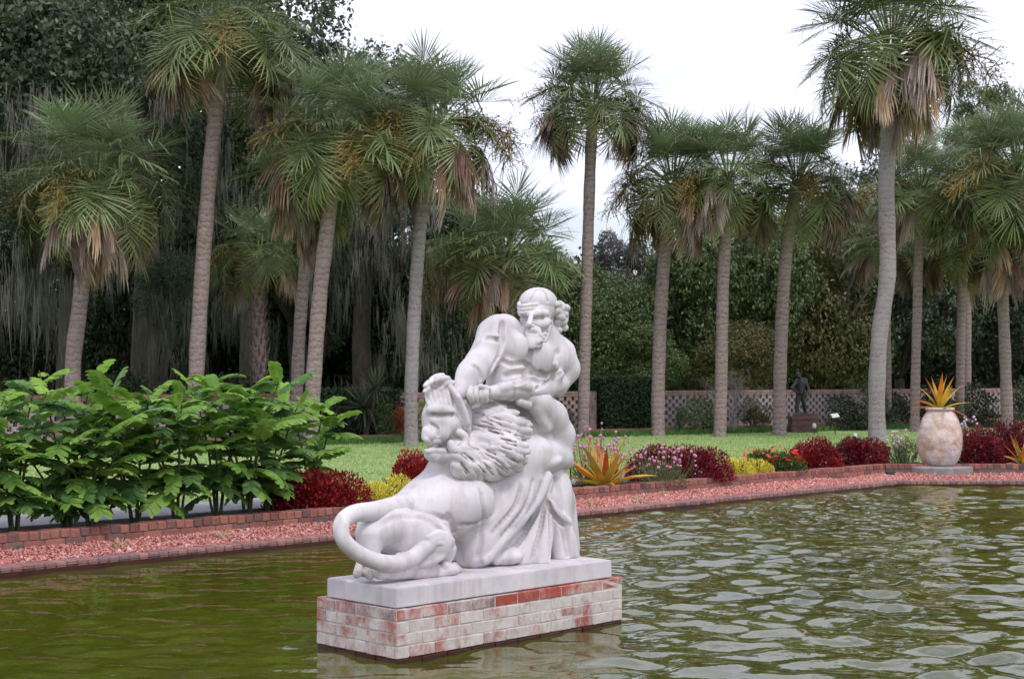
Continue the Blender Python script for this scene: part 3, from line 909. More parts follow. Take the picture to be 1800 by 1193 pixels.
# beard
s = Sculpt((0.02, 9.7, 1.75), (0.36, 10.8, 2.2), 0.005)
s.C((938, 586, -.11, 15), (940, 603, -.15, 12.5), 4)
s.C((929, 588, -.12, 7), (933, 607, -.16, 7), 4)
s.C((963, 568, -.01, 10), (949, 598, -.10, 13), 5)
for i in range(8):
    t = i / 7
    s.ridge([(926 + 26 * t, 588), (927 + 25 * t, 599), (929 + 22 * t, 611 - 2 * t)], 2.5, 0.30, 0.8)
s.ridge([(934, 579), (941, 580), (948, 585), (953, 593)], 2.6, 0.25, 2.5)
s.ridge([(933, 579), (928, 581), (925, 587)], 2.4, 0.25, 2.5)
s.groove([(931, 585), (937, 585), (942, 586)], 1.2, 0.5, 1.5)
for i in range(26):
    a = rgm.random(); b2 = rgm.random()
    px_, py_ = 969 - 16 * a - 9 * b2, 564 + 36 * a + 4 * b2
    dv_ = s.surf(px_, py_)
    if dv_ is not None: s.E(px_, py_, dv_ + .006, 3.4, 3.4, 3.4, 0, 1.2)
part(s, 'beard', man)
# hair: band round the brow, curls gathered behind
s = Sculpt((0.0, 9.6, 1.85), (0.5, 11.0, 2.42), 0.005)
s.E(946, 532, .05, 34.0, 37, 27, 0, 4)
for yy, r_ in ((535, 3.2), (541, 3.2), (547, 2.8)):
    pts = []
    for i in range(11):
        a = math.pi * (-.08 + 1.16 * i / 10)
        pts.append((946 - 34.0 * math.cos(a), yy - 1 + 6 * (i / 10) + 2.2 * math.sin(a * 3), .05 - .140 * math.sin(a), r_))
    s.curve(pts, 1.2, 4)
for a in (.25, .8):
    s.groove([(916 + 58 * a, 530), (926 + 42 * a, 516), (938 + 18 * a, 508)], 1.3, 0.5, 2)
s.E(983, 555, .08, 17, 26, 27, 0, 4)
for i in range(30):
    u, v = rgm.random(), rgm.random()
    px_, py_ = 986 + 15 * math.cos(6.28 * u) * math.sqrt(v), 556 + 26 * math.sin(6.28 * u) * math.sqrt(v)
    dv_ = s.surf(px_, py_)
    if dv_ is not None:
        s.E(px_, py_, dv_ + .012, 6.5, 6.5, 6.5, 0, 1.2)
part(s, 'hair', man)

# ---------------- drapery over the man's legs
s = Sculpt((-.25, 9.3, 0.44), (0.62, 11.2, 1.36), 0.0065)
s.E(955, 905, .16, 48, 52, 80, 8, 14)
s.C((935, 740, .16, 42), (950, 860, .18, 48), 16)
s.E(984, 866, .02, 23, 30, 44, 4, 7)                               # knee
s.C((988, 880, .06, 24), (1003, 962, .08, 17), 10)
s.C((955, 880, .02, 28), (925, 975, -.02, 42), 16)
s.C((965, 880, .02, 26), (985, 975, .0, 34), 16)
s.E(888, 977, -.10, 32, 30, 17, 4, 7)
s.E(905, 962, -.02, 32, 32, 34, 30, 10)
for (a, b2, r0, r1) in (((950, 870), (872, 982), 6, 11), ((956, 872), (918, 984), 6, 15), ((962, 872), (950, 986), 6, 17), ((970, 884), (985, 982), 6, 15), ((988, 905), (1006, 972), 7, 10)):
    s.ridge([a, ((a[0] + b2[0]) / 2 + 3, (a[1] + b2[1]) / 2 - 4), b2], [r0, (r0 + r1) / 2, r1], 0.30, 3)
for (a, b2) in (((950, 888), (908, 958)), ((958, 884), (934, 982)), ((966, 890), (967, 982)), ((982, 915), (997, 975))):
    s.groove([a, ((a[0] + b2[0]) / 2 + 2, (a[1] + b2[1]) / 2), b2], [2.5, 4, 4.5], 0.55, 3)
s.curve([(1000, 812, .05, 9), (972, 836, -.05, 8), (957, 868, -.08, 7), (940, 900, -.08, 6)], 4)
s.ridge([(965, 884), (980, 902), (1000, 916)], 6, 0.25, 4)
s.groove([(962, 880), (970, 900), (990, 922)], 4.0, 0.7, 3)
s.groove([(975, 840), (985, 872), (988, 900)], 2.0, 0.3, 8)
part(s, 'drapery')

# base slab with slightly worn edges
def slab_mesh(name, L, W, h, b):
    bm = bmesh.new(); bmesh.ops.create_cube(bm, size=1.0)
    for v in bm.verts: v.co = Vector((v.co.x * L, v.co.y * W, v.co.z * h))
    bmesh.ops.bevel(bm, geom=bm.edges[:], offset=b, segments=2, affect='EDGES')
    me = bpy.data.meshes.new(name); bm.to_mesh(me); bm.free(); return me
PL = Vector((-0.699, 8.96, 0))                     # near corner of the plinth
def pl(u, v, z): return PL + E45 * u + N45 * v + Vector((0, 0, z))
PLEN, PWID, BRICK_TOP = 2.09, 0.79, 0.332
slab = link('base_slab', slab_mesh('base_slab', 1.985, 0.685, SLAB_Z - BRICK_TOP - 0.004, 0.006), M_MARBLE, sculpture,
            pl(0.018 + 1.985 / 2, 0.022 + 0.685 / 2, (SLAB_Z + BRICK_TOP + 0.004) / 2) - BASE, (0, 0, R(45)))

# brick plinth standing in the pool
M_PLINTH = brick_material('painted_brick', [(0.0, (0.33, 0.10, 0.08)), (0.45, (0.44, 0.155, 0.115)), (0.8, (0.38, 0.14, 0.115)), (1.0, (0.13, 0.09, 0.105))], white=((0.50, 0.45, 0.40), (0.66, 0.62, 0.61)), wthr=(0.43, 0.60))
M_PLINTH_TOP = brick_material('bare_brick', [(0.0, (0.34, 0.07, 0.05)), (0.5, (0.47, 0.115, 0.08)), (1.0, (0.16, 0.085, 0.10))], white=((0.45, 0.37, 0.34), (0.6, 0.54, 0.52)), wthr=(0.50, 0.70))
M_PLINTH_MORTAR = mat_noise('plinth_mortar', [(0.35, (0.40, 0.37, 0.34)), (0.65, (0.60, 0.57, 0.56))], scale=20, rough=0.95, coord='World')
plinth = thing('brick_plinth', 'low brick plinth with flaking white paint rising from the pool under the sculpture', 'plinth', (BASE.x, BASE.y, 0))
def plp(u, v, z): return pl(u, v, z) - Vector((BASE.x, BASE.y, 0))
mb = MB()
mb.box((0.0025, 0.0025, 0.04), (PLEN - 0.0025, PWID - 0.0025, BRICK_TOP - 0.004), Matrix.Translation(PL - Vector((BASE.x, BASE.y, 0))) @ Matrix.Rotation(R(45), 4, 'Z'))
mb.build('core', M_PLINTH_MORTAR, plinth)
mb = MB(); mb.box((0.008, 0.008, -0.9), (PLEN - 0.008, PWID - 0.008, 0.0395), Matrix.Translation(PL - Vector((BASE.x, BASE.y, 0))) @ Matrix.Rotation(R(45), 4, 'Z'))
mb.build('footing', M_WET, plinth)
ch = 0.076
pm = [bev_box('plinth_brick', 0.203, 0.092, 0.070, 0.004, 0.0028, 50 + i) for i in range(4)]
pmt = [bev_box('plinth_brick', 0.202, 0.092, 0.070, 0.005, 0.003, 60 + i) for i in range(4)]
pmw = [bev_box('plinth_brick', 0.196, 0.092, 0.066, 0.005, 0.0025, 70 + i) for i in range(4)]
for me in pm: me.materials.append(M_PLINTH)
for me in pmt: me.materials.append(M_PLINTH_TOP)
for me in pmw: me.materials.append(M_WET)
for c in range(6):
    zc = BRICK_TOP - 0.037 - c * ch
    ms = pmt if c == 0 else (pm if c < 4 else (pm if False else pmw))
    off = 0.0 if c % 2 == 0 else 0.1045
    for side in range(4):
        Ls = PLEN if side in (0, 2) else PWID
        nb = int(round((Ls - 0.0) / 0.209))
        step = Ls / nb
        u = (0.5 * step if off == 0 else step)
        while u < Ls - (0.04 if off == 0 else 0.12):
            j = random.uniform(-.002, .002)
            ln = step / 0.209
            if side == 0: loc, rz = plp(u, 0.045 + j, zc), R(45)
            elif side == 2: loc, rz = plp(u, PWID - 0.045 + j, zc), R(45)
            elif side == 1: loc, rz = plp(PLEN - 0.045 + j, u, zc), R(135)
            else: loc, rz = plp(0.045 + j, u, zc), R(135)
            link('brick', ms[random.randrange(4)], None, plinth, loc, (random.uniform(-.01, .01), random.uniform(-.008, .008), rz), (ln, 1, 1))
            u += step
        if off:    # half bats at both ends
            for uu in (step * .25, Ls - step * .25):
                if side == 0: loc, rz = plp(uu, 0.0455, zc), R(45)
                elif side == 2: loc, rz = plp(uu, PWID - 0.0455, zc), R(45)
                elif side == 1: loc, rz = plp(PLEN - 0.0445, uu, zc), R(135)
                else: loc, rz = plp(0.0445, uu, zc), R(135)
                link('brick', ms[random.randrange(4)], None, plinth, loc, (0, 0, rz), (0.47 * step / 0.209, 1, 1))
# ================================================================== woodland behind the garden wall
def wall_y(x): return 38.42 + 0.65 * x          # line of the garden wall
M_BARK = mat_noise('oak_bark', [(0.3, (0.035, 0.028, 0.024)), (0.7, (0.10, 0.085, 0.075))], scale=10, rough=0.95, bstr=0.8, bdist=0.05, stretch=(1, 1, .3))
M_TWIG = mat_noise('pale_twig', [(0.3, (0.16, 0.145, 0.135)), (0.7, (0.33, 0.31, 0.30))], scale=10, rough=0.95)
def leaf_mat2(name, c0, c1, c2, trans=0.2):
    m, n, l, b = new_mat(name)
    g = n.new('ShaderNodeNewGeometry')
    t = noise_node(n, l, 0.7, 3, 0.6, 'World')
    ad = n.new('ShaderNodeMath'); ad.operation = 'MULTIPLY_ADD'; ad.inputs[1].default_value = 0.55
    l.new(g.outputs['Random Per Island'], ad.inputs[0]); l.new(t.outputs['Fac'], ad.inputs[2])
    r = ramp_node(n, l, ad.outputs[0], [(0.40, c0), (0.78, c1), (1.0, c2)])
    l.new(r.outputs[0], b.inputs['Base Color'])
    b.inputs['Roughness'].default_value = 0.5; b.inputs['Specular IOR Level'].default_value = 0.4
    tr = n.new('ShaderNodeBsdfTranslucent'); l.new(r.outputs[0], tr.inputs['Color'])
    mx = n.new('ShaderNodeMixShader'); mx.inputs[0].default_value = trans
    l.new(b.outputs[0], mx.inputs[1]); l.new(tr.outputs[0], mx.inputs[2])
    l.new(mx.outputs[0], n['Material Output'].inputs['Surface'])
    return m
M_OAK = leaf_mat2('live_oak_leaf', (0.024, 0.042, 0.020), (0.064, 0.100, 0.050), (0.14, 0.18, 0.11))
M_GREEN = leaf_mat2('broadleaf', (0.046, 0.076, 0.027), (0.098, 0.148, 0.054), (0.18, 0.24, 0.10))
M_OLIVE = leaf_mat2('olive_leaf', (0.046, 0.060, 0.020), (0.100, 0.115, 0.040), (0.20, 0.165, 0.065))
M_DARKLEAF = leaf_mat2('dark_shaded_leaf', (0.008, 0.015, 0.006), (0.024, 0.040, 0.016), (0.055, 0.080, 0.036))  # shade inside the wood is put into this leaf colour
M_LIGHTLEAF = leaf_mat2('light_leaf', (0.05, 0.08, 0.022), (0.095, 0.145, 0.045), (0.17, 0.22, 0.08))
M_MOSSTREE = leaf_mat2('mossy_leaf', (0.06, 0.065, 0.055), (0.13, 0.135, 0.125), (0.24, 0.24, 0.235))
M_MOSS = mat_noise('spanish_moss', [(0.3, (0.055, 0.058, 0.048)), (0.7, (0.20, 0.20, 0.17))], scale=1.6, detail=6, rough=0.95, coord='World')  # moss colour darkened too, for the shade under the oaks

def leaf_cloud(name, seed, n, lobes, size, flat=0.35, shell=0.55):
    """n leaf faces spread through overlapping lobes (cx, cy, cz, rx, ry, rz); most sit near each lobe's skin, in tufts"""
    rg = np.random.default_rng(seed)
    L = np.array(lobes, float)
    wgt = (L[:, 3] * L[:, 4] + L[:, 4] * L[:, 5] + L[:, 3] * L[:, 5]); wgt /= wgt.sum()
    nt = max(1, n // 9)                                   # tufts of about nine leaves
    li = rg.choice(len(L), nt, p=wgt)
    d = rg.normal(size=(nt, 3)); d[:, 2] += 0.15; d /= np.linalg.norm(d, axis=1)[:, None]
    rad = shell + (1 - shell) * rg.random(nt) ** 0.6
    T = L[li, :3] + d * L[li, 3:6] * rad[:, None] * rg.uniform(.9, 1.08, nt)[:, None]
    C = np.repeat(T, 9, 0) + rg.normal(size=(nt * 9, 3)) * size * np.array([1.5, 1.5, 1.0])
    D = np.repeat(d, 9, 0)
    N = len(C)
    nrm = D * 0.6 + rg.normal(size=(N, 3)) * 0.75 + np.array([0, 0, flat]); nrm /= np.linalg.norm(nrm, axis=1)[:, None]
    a = rg.normal(size=(N, 3)); a -= nrm * (a * nrm).sum(1)[:, None]; a /= np.linalg.norm(a, axis=1)[:, None]
    b = np.cross(nrm, a)
    sz = size * rg.uniform(.55, 1.35, N)[:, None]
    V = np.stack([C - a * sz, C - b * sz * .5 + nrm * sz * .12, C + a * sz, C + b * sz * .5 + nrm * sz * .12], 1).reshape(-1, 3)
    F = np.arange(N * 4).reshape(N, 4)
    return mesh_np(name, V, F)
def rand_lobes(seed, n, rx, ry, rz, r0=0.42, r1=0.62):
    rg = random.Random(seed); out = []
    for i in range(n):
        th = rg.uniform(0, 6.28); z = rg.uniform(-.75, .95); q = math.sqrt(max(0, 1 - z * z)) * rg.uniform(.35, .95)
        s_ = rg.uniform(r0, r1)
        out.append((q * math.cos(th) * rx * .8, q * math.sin(th) * ry * .8, z * rz * .75, rx * s_, ry * s_, rz * s_ * .8))
    return out
# crowns in a unit-ish box (radius about 3 m), scaled per tree
CROWN = [leaf_cloud('crown', 200 + i, 34000, rand_lobes(300 + i, 12, 3.0, 3.0, 3.0), 0.075) for i in range(4)]
CROWN_LOOSE = [leaf_cloud('crown', 220 + i, 15000, rand_lobes(320 + i, 15, 3.0, 3.0, 3.0, .20, .34), 0.08) for i in range(2)]

def moss_mesh(name, seed, n, spots, lmin=0.5, lmax=1.6):
    """grey beards of hanging strands below given spots"""
    rg = random.Random(seed); V = []; F = []
    for i in range(n):
        x, y, z = spots[rg.randrange(len(spots))]
        x += rg.gauss(0, .25); y += rg.gauss(0, .25); z += rg.uniform(-.2, .2)
        L = rg.uniform(lmin, lmax) * rg.uniform(.5, 1)
        for k in range(13):
            px_, py_ = x + rg.gauss(0, .055), y + rg.gauss(0, .055)
            l_ = L * rg.uniform(.45, 1); w = rg.uniform(.007, .019); a = rg.uniform(0, 3.14)
            dx, dy = math.cos(a) * w, math.sin(a) * w
            b = len(V); zt_ = z + rg.gauss(0, .22); cx_, cy_ = rg.gauss(0, .05), rg.gauss(0, .05)
            for q in range(4):
                u = q / 3; ww = (1 - u * .85) * (0.7 if q == 0 else 1)
                sx, sy = px_ + rg.gauss(0, .02) + cx_ * u * u, py_ + rg.gauss(0, .02) + cy_ * u * u
                V.append((sx - dx * ww, sy - dy * ww, zt_ - l_ * u)); V.append((sx + dx * ww, sy + dy * ww, zt_ - l_ * u))
                if q: F.append((b + 2 * q - 2, b + 2 * q - 1, b + 2 * q + 1, b + 2 * q))
    return mesh_np(name, np.array(V), np.array(F))

def tree(name, label, px, d, top, bot, half, mat, variant=0, loose=False, moss=0, trunk_w=0.45, seed=0, depth=None, group='trees beyond the garden wall', trunk_lean=0.0, mossspan=None, cat='tree', moss_len=(0.5, 1.7)):
    """crown between image rows top and bot at depth d, half px wide each side"""
    rg = random.Random(seed)
    c = at(px, (top + bot) / 2, d)
    base = Vector((c.x + trunk_lean, d, 0.19))
    t = thing(name, label, cat, base, 0, group)
    rz = (bot - top) / 2 / FPX * d; rx = half / FPX * d; ry = depth or min(rx, 3.6)
    cr = link('crown', (CROWN_LOOSE if loose else CROWN)[variant], None, t, c - base, (0, 0, rg.uniform(0, 6.28) if abs(rx - ry) < .3 else 0), (rx / 3.0, ry / 3.0, rz / 3.0))
    if not cr.data.materials: cr.data.materials.append(None)
    cr.material_slots[0].link = 'OBJECT'; cr.material_slots[0].material = mat
    stuff(cr)
    mb = MB()
    fork = Vector((c.x - base.x, 0, max(1.0, c.z - base.z - rz * .7)))
    mb.tube([Vector((0, 0, -.1)), fork * .5 + Vector((rg.uniform(-.2, .2), 0, 0)), fork], [trunk_w * .6, trunk_w * .5, trunk_w * .42], 9, True, .12, seed)
    mb.build('trunk', M_BARK, t, True)
    for i in range(6):
        th = i * 1.05 + rg.uniform(-.3, .3)
        e_ = Vector((c.x - base.x + math.cos(th) * rx * .75, math.sin(th) * ry * .7, c.z - base.z + rg.uniform(-.2, .6) * rz))
        mid = fork.lerp(e_, .5) + Vector((0, 0, rg.uniform(.1, .5)))
        mb = MB(); mb.tube([fork, mid, e_], [trunk_w * .26, trunk_w * .16, .02], 6, True, .15, i)
        mb.build('limb', M_BARK, t, True)
    if moss:
        x0, x1 = mossspan or (-rx, rx)
        spots = [(c.x - base.x + rg.uniform(x0, x1), -rg.uniform(.2, 1.0) * ry, c.z - base.z + rg.uniform(-1.0, -.15) * rz) for _ in range(max(8, moss // 4))]
        stuff(link('moss', moss_mesh('moss', seed, moss, spots, *moss_len), M_MOSS, t))
    return t

# oaks on the left, hung with moss
tree('live_oak', 'spreading live oak with long grey moss and pale lichened twigs, leftmost of the wood', 10, 36.0, -90, 400, 230, M_OAK, 0, moss=240, seed=1, depth=3.4, trunk_w=.8, trunk_lean=-1.2)
tree('live_oak', 'dark live oak rising between the first two palms', 250, 41.0, -140, 260, 240, M_OAK, 1, moss=80, seed=2, depth=3.6, trunk_w=.7)
tree('live_oak', 'live oak with thin moss veils behind the short stubby palm', 440, 45.0, -60, 400, 210, M_OAK, 2, moss=130, seed=3, depth=3.6, trunk_w=.6)
tree('live_oak', 'live oak with curtains of moss behind the stiff-fronded palm', 640, 47.0, 110, 520, 150, M_OAK, 3, moss=220, seed=4, depth=3.2, trunk_w=.6)
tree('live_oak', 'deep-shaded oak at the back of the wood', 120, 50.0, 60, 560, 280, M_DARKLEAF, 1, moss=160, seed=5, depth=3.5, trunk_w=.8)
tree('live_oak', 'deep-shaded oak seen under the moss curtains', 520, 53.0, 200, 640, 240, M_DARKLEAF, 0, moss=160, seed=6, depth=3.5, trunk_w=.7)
tree('live_oak', 'low oak bough with small glossy leaves beside the broad palm', 25, 33.0, 300, 520, 85, M_OAK, 2, loose=False, moss=110, seed=7, depth=1.6, trunk_w=.35, trunk_lean=-3.0, moss_len=(.6, 2.4))
tree('young_oak', 'small dark oak spray hanging between the two leftmost trunks', 295, 36.0, 450, 590, 62, M_OAK, 3, moss=26, seed=8, depth=1.2, trunk_w=.2, moss_len=(.5, 1.6))
for i_, (px_, tp_) in enumerate(((-90, 300), (60, 330), (215, 310), (370, 340), (540, 400), (680, 430))):
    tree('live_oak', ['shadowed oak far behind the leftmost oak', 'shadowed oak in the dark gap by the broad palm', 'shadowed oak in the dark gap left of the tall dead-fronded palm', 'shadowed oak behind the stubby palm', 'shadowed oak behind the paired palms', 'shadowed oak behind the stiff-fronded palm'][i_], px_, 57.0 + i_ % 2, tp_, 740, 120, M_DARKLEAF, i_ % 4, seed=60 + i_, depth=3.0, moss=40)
# middle
tree('evergreen_tree', 'dark evergreen behind the low palm at the sculpture', 810, 47.0, 350, 690, 110, M_OAK, 1, moss=70, seed=10, depth=2.8)
tree('evergreen_tree', 'bushy green tree just right of the sculpture head', 960, 50.0, 420, 720, 120, M_GREEN, 2, seed=11, depth=2.8)
tree('mossy_tree', 'pale grey tree smothered in moss behind the lone tall palm', 1085, 52.0, 385, 600, 68, M_MOSSTREE, 0, loose=True, moss=60, seed=12, depth=2.0)
tree('evergreen_tree', 'rounded green tree between the reddish palm and the grey mossy tree', 1085, 48.0, 500, 720, 90, M_GREEN, 3, moss=20, seed=13, depth=2.4)
tree('evergreen_tree', 'tall green tree whose top shows between the palm trunks', 1215, 49.0, 412, 720, 105, M_GREEN, 1, seed=14, depth=2.6)
tree('evergreen_tree', 'mid-green tree filling the gap between two grey-brown palm trunks', 1320, 51.0, 360, 720, 110, M_GREEN, 0, seed=15, depth=2.8)
tree('autumn_tree', 'olive and rust tinged tree behind the bronze figure', 1440, 52.0, 330, 720, 130, M_OLIVE, 2, seed=16, depth=2.8)
tree('small_tree', 'low rust tinged tree above the garden wall by the bare twiggy shrub', 1300, 46.5, 575, 740, 82, M_OLIVE, 3, seed=17, depth=1.8, trunk_w=.25)
tree('evergreen_tree', 'dark tree behind the tallest palm and the jar', 1580, 55.0, 300, 730, 140, M_OAK, 3, seed=18, depth=3.0)
tree('evergreen_tree', 'dark green tree at the right end of the wood', 1740, 56.0, 330, 740, 170, M_DARKLEAF, 1, seed=19, depth=3.0)
tree('broadleaf_tree', 'loose broadleaf crown peeping over the palms against the sky', 1730, 60.0, 120, 330, 75, M_GREEN, 0, loose=True, seed=20, depth=1.9)
tree('broadleaf_tree', 'light green bushes showing over the wall beside the clipped hedge', 1110, 46.5, 560, 700, 85, M_LIGHTLEAF, 2, seed=21, depth=1.6, trunk_w=.2)
tree('evergreen_tree', 'dark tree closing the gap right of the frame of palms', 1900, 50.0, 200, 740, 130, M_OAK, 2, seed=22, depth=3.0)

# the wood further back reads as one dark mass
lob = []
rgw = random.Random(9)
for i in range(330):
    px_ = (-420 + 2640 * (i + rgw.random()) / 230) if i < 230 else rgw.uniform(-300, 620)
    top_ = 200 if px_ < 560 else (480 if px_ < 1300 else 420)
    d_ = rgw.uniform(59, 72)
    c = at(px_, (rgw.uniform(top_, 720) if i % 2 else rgw.uniform(600, 730)), d_)
    lob.append((c.x, c.y, c.z, 2.6, 1.6, 1.8))
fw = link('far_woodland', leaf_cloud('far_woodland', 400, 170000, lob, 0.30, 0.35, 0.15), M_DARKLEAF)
tag(stuff(fw), 'dark mass of woodland far behind the garden wall', 'woodland')
# ================================================================== garden wall, hedges and shrubs along it
WDIR = Vector((1, 0.65, 0)).normalized(); WNOR = Vector((0.65, -1, 0)).normalized()       # normal points to the lawn
def wp(x, off=0.0, z=0.0):
    p = Vector((x, wall_y(x), z)) + WNOR * off; p.z = z; return p
M_WALL = brick_material('wall_brick', [(0.0, (0.27, 0.11, 0.085)), (0.5, (0.34, 0.15, 0.115)), (1.0, (0.25, 0.12, 0.10))], white=((0.33, 0.28, 0.27), (0.45, 0.39, 0.38)), wthr=(0.47, 0.60))
M_WALLCAP = brick_material('wall_cap', [(0.0, (0.27, 0.10, 0.08)), (1.0, (0.34, 0.16, 0.13))], white=((0.34, 0.26, 0.24), (0.42, 0.34, 0.32)), wthr=(0.52, 0.64))
def garden_wall(x0, x1, label, solid=()):
    o = wp(x0, 0, 0.19)
    t = thing('garden_wall', label, 'wall', o, 0, 'sections of the pierced brick garden wall')
    ang = math.atan2(WDIR.y, WDIR.x)
    M = Matrix.Rotation(ang, 4, 'Z')
    L = (wp(x1) - wp(x0)).length
    mb = MB(); mb.box((0, -.12, 0), (L, .12, .16), M); mb.build('footing', M_WALLCAP, t)
    mb = MB()
    ch, per, bw = 0.105, 0.25, 0.155
    for c in range(8):
        z = .162 + c * ch; x = -(c % 2) * per / 2
        while x < L:
            a, b = max(0, x), min(L, x + bw)
            if b - a > .03: mb.box((a, -.10, z), (b, .10, z + ch - .002), M)
            x += per
    for s0, s1 in solid:
        mb.box((s0 * L, -.085, .165), (s1 * L, .085, .165 + 8 * ch), M)
    stuff(mb.build('pierced_brickwork', M_WALL, t))
    n = int(L / .215)
    mb = MB()
    zc = .165 + 8 * ch
    mb.box((0, -.115, zc), (L, .115, zc + .07), M); mb.box((0, -.128, zc + .073), (L, .128, zc + .135), M)
    mb.build('cap', M_WALLCAP, t)
    for x in (0.0, L):
        mb = MB(); mb.box((x - .11, -.145, 0), (x + .11, .145, zc + .138), M); mb.build('pier', M_WALLCAP, t)
    return t
garden_wall(-15.5, -4.95, 'long pierced brick wall seen through the leafy shrubs at left')
garden_wall(-2.9, 2.1, 'short pierced brick wall behind the sculpture between the two clipped hedges')
garden_wall(3.75, 18.5, 'long pierced brick wall with a plastered patch behind the bronze figure', ((0.44, 0.515), (0.545, 0.58)))

# bed in front of the wall with its own low brick edging, and the ribbon of long grass before it
mb = MB(); mb.add([wp(-16, .12, .208), wp(19, .12, .208), wp(19, 1.25, .208), wp(-16, 1.25, .208)], [(0, 3, 2, 1)])
structure(mb.build('planting_soil', M_SOIL))
mb = MB()
o = wp(-16, 1.25, 0)
mb.box((0, -.10, .15), (41.7, .0, .36), Matrix.Translation(o) @ Matrix.Rotation(math.atan2(WDIR.y, WDIR.x), 4, 'Z'))
structure(mb.build('bed_edging', M_CURB))
def grass_blades(name, n, sampler, h0, h1, mat, w=0.012):
    rg = np.random.default_rng(17)
    P = sampler(rg, n); N = len(P)
    h = rg.uniform(h0, h1, N); a = rg.uniform(0, 6.28, N); lean = rg.normal(0, .35, (N, 2)) * h[:, None]
    dx = np.stack([np.cos(a), np.sin(a), np.zeros(N)], -1) * w
    tip = P + np.stack([lean[:, 0], lean[:, 1], h], -1)
    V = np.stack([P - dx, P + dx, tip], 1).reshape(-1, 3)
    return link(name, mesh_np(name, V, np.arange(N * 3).reshape(N, 3)), mat)
M_BLADE = mat_noise('grass_blade', [(0.3, (0.05, 0.13, 0.028)), (0.7, (0.11, 0.24, 0.06))], scale=3, rough=0.7, coord='World')
M_BLADE2 = mat_noise('lawn_blade', [(0.3, (0.23, 0.33, 0.11)), (0.7, (0.38, 0.49, 0.20))], scale=1.1, detail=6, rough=0.8, coord='World')
def border_s(rg, n):
    x = rg.uniform(-13, 16, n); off = rg.uniform(1.38, 2.35, n)
    return np.stack([x + WNOR.x * off, wall_y(x) + WNOR.y * off, np.full(n, .195)], -1)
g = grass_blades('border_grass', 26000, border_s, .08, .20, M_BLADE, .014)
tag(stuff(g), 'ribbon of longer dark grass in front of the wall bed', 'grass')
def lawn_s(rg, n):
    x = rg.uniform(-9, 13, n); y = 16 + 24 * rg.random(n) ** 1.3
    ok = (0.70710678 * (y - x) > S_PATH1 + .02) & (y < wall_y(x) - 2.5) & (y > Y_CURB_R + 1.6 - 20 * (x < 6.6)) & (np.abs(x / y) < .42)
    return np.stack([x, y, np.full(n, .198)], -1)[ok]
g = grass_blades('lawn_grass', 170000, lawn_s, .018, .05, M_BLADE2, .011)
tag(stuff(g), 'short mown grass of the lawn between path and wall', 'grass')

def box_cloud(name, seed, n, L, W, H, size):
    rg = np.random.default_rng(seed)
    f = rg.choice(5, n, p=[.34, .2, .1, .06, .3])
    u, v = rg.random(n), rg.random(n); e = rg.normal(0, .025, n)
    P = np.zeros((n, 3)); Nn = np.zeros((n, 3))
    for k, (q, nn) in enumerate((((u * L, -W / 2 + e, v * H), (0, -1, 0)), ((u * L, W / 2 + e, v * H), (0, 1, 0)), ((e, (u - .5) * W, v * H), (-1, 0, 0)), ((L + e, (u - .5) * W, v * H), (1, 0, 0)), ((u * L, (v - .5) * W, H + e), (0, 0, 1)))):
        m = f == k
        P[m] = np.stack([np.broadcast_to(c, n) for c in q], -1)[m]; Nn[m] = nn
    nrm = Nn + rg.normal(size=(n, 3)) * .55; nrm /= np.linalg.norm(nrm, axis=1)[:, None]
    a = rg.normal(size=(n, 3)); a -= nrm * (a * nrm).sum(1)[:, None]; a /= np.linalg.norm(a, axis=1)[:, None]
    b = np.cross(nrm, a); sz = size * rg.uniform(.6, 1.3, n)[:, None]
    V = np.stack([P - a * sz, P - b * sz * .6, P + a * sz, P + b * sz * .6], 1).reshape(-1, 3)
    return mesh_np(name, V, np.arange(n * 4).reshape(n, 4))
M_HEDGE = leaf_mat2('clipped_hedge', (0.018, 0.040, 0.014), (0.036, 0.075, 0.026), (0.06, 0.115, 0.045))
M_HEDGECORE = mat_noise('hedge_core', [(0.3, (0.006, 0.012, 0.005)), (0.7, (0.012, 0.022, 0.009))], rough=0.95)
def hedge(x0, x1, off, H, W, label):
    o = wp(x0, off, 0.19); t = thing('clipped_hedge', label, 'hedge', o, math.atan2(WDIR.y, WDIR.x), 'clipped hedges in the wall line')
    L = (wp(x1) - wp(x0)).length
    mb = MB(); mb.box((.06, -W / 2 + .06, 0), (L - .06, W / 2 - .06, H - .06)); mb.build('core_block', M_HEDGECORE, t)  # solid near-black block filling the inside of the leaf shell
    stuff(link('foliage', box_cloud('foliage', int(x0 * 10) + 99, 5200, L, W, H, .038), M_HEDGE, t))
hedge(2.2, 3.7, .05, 1.50, .9, 'neatly clipped square hedge between two stretches of pierced wall, right of the sculpture')
hedge(-4.9, -2.95, .1, 1.22, .9, 'low clipped hedge in shade behind the spiky yucca')

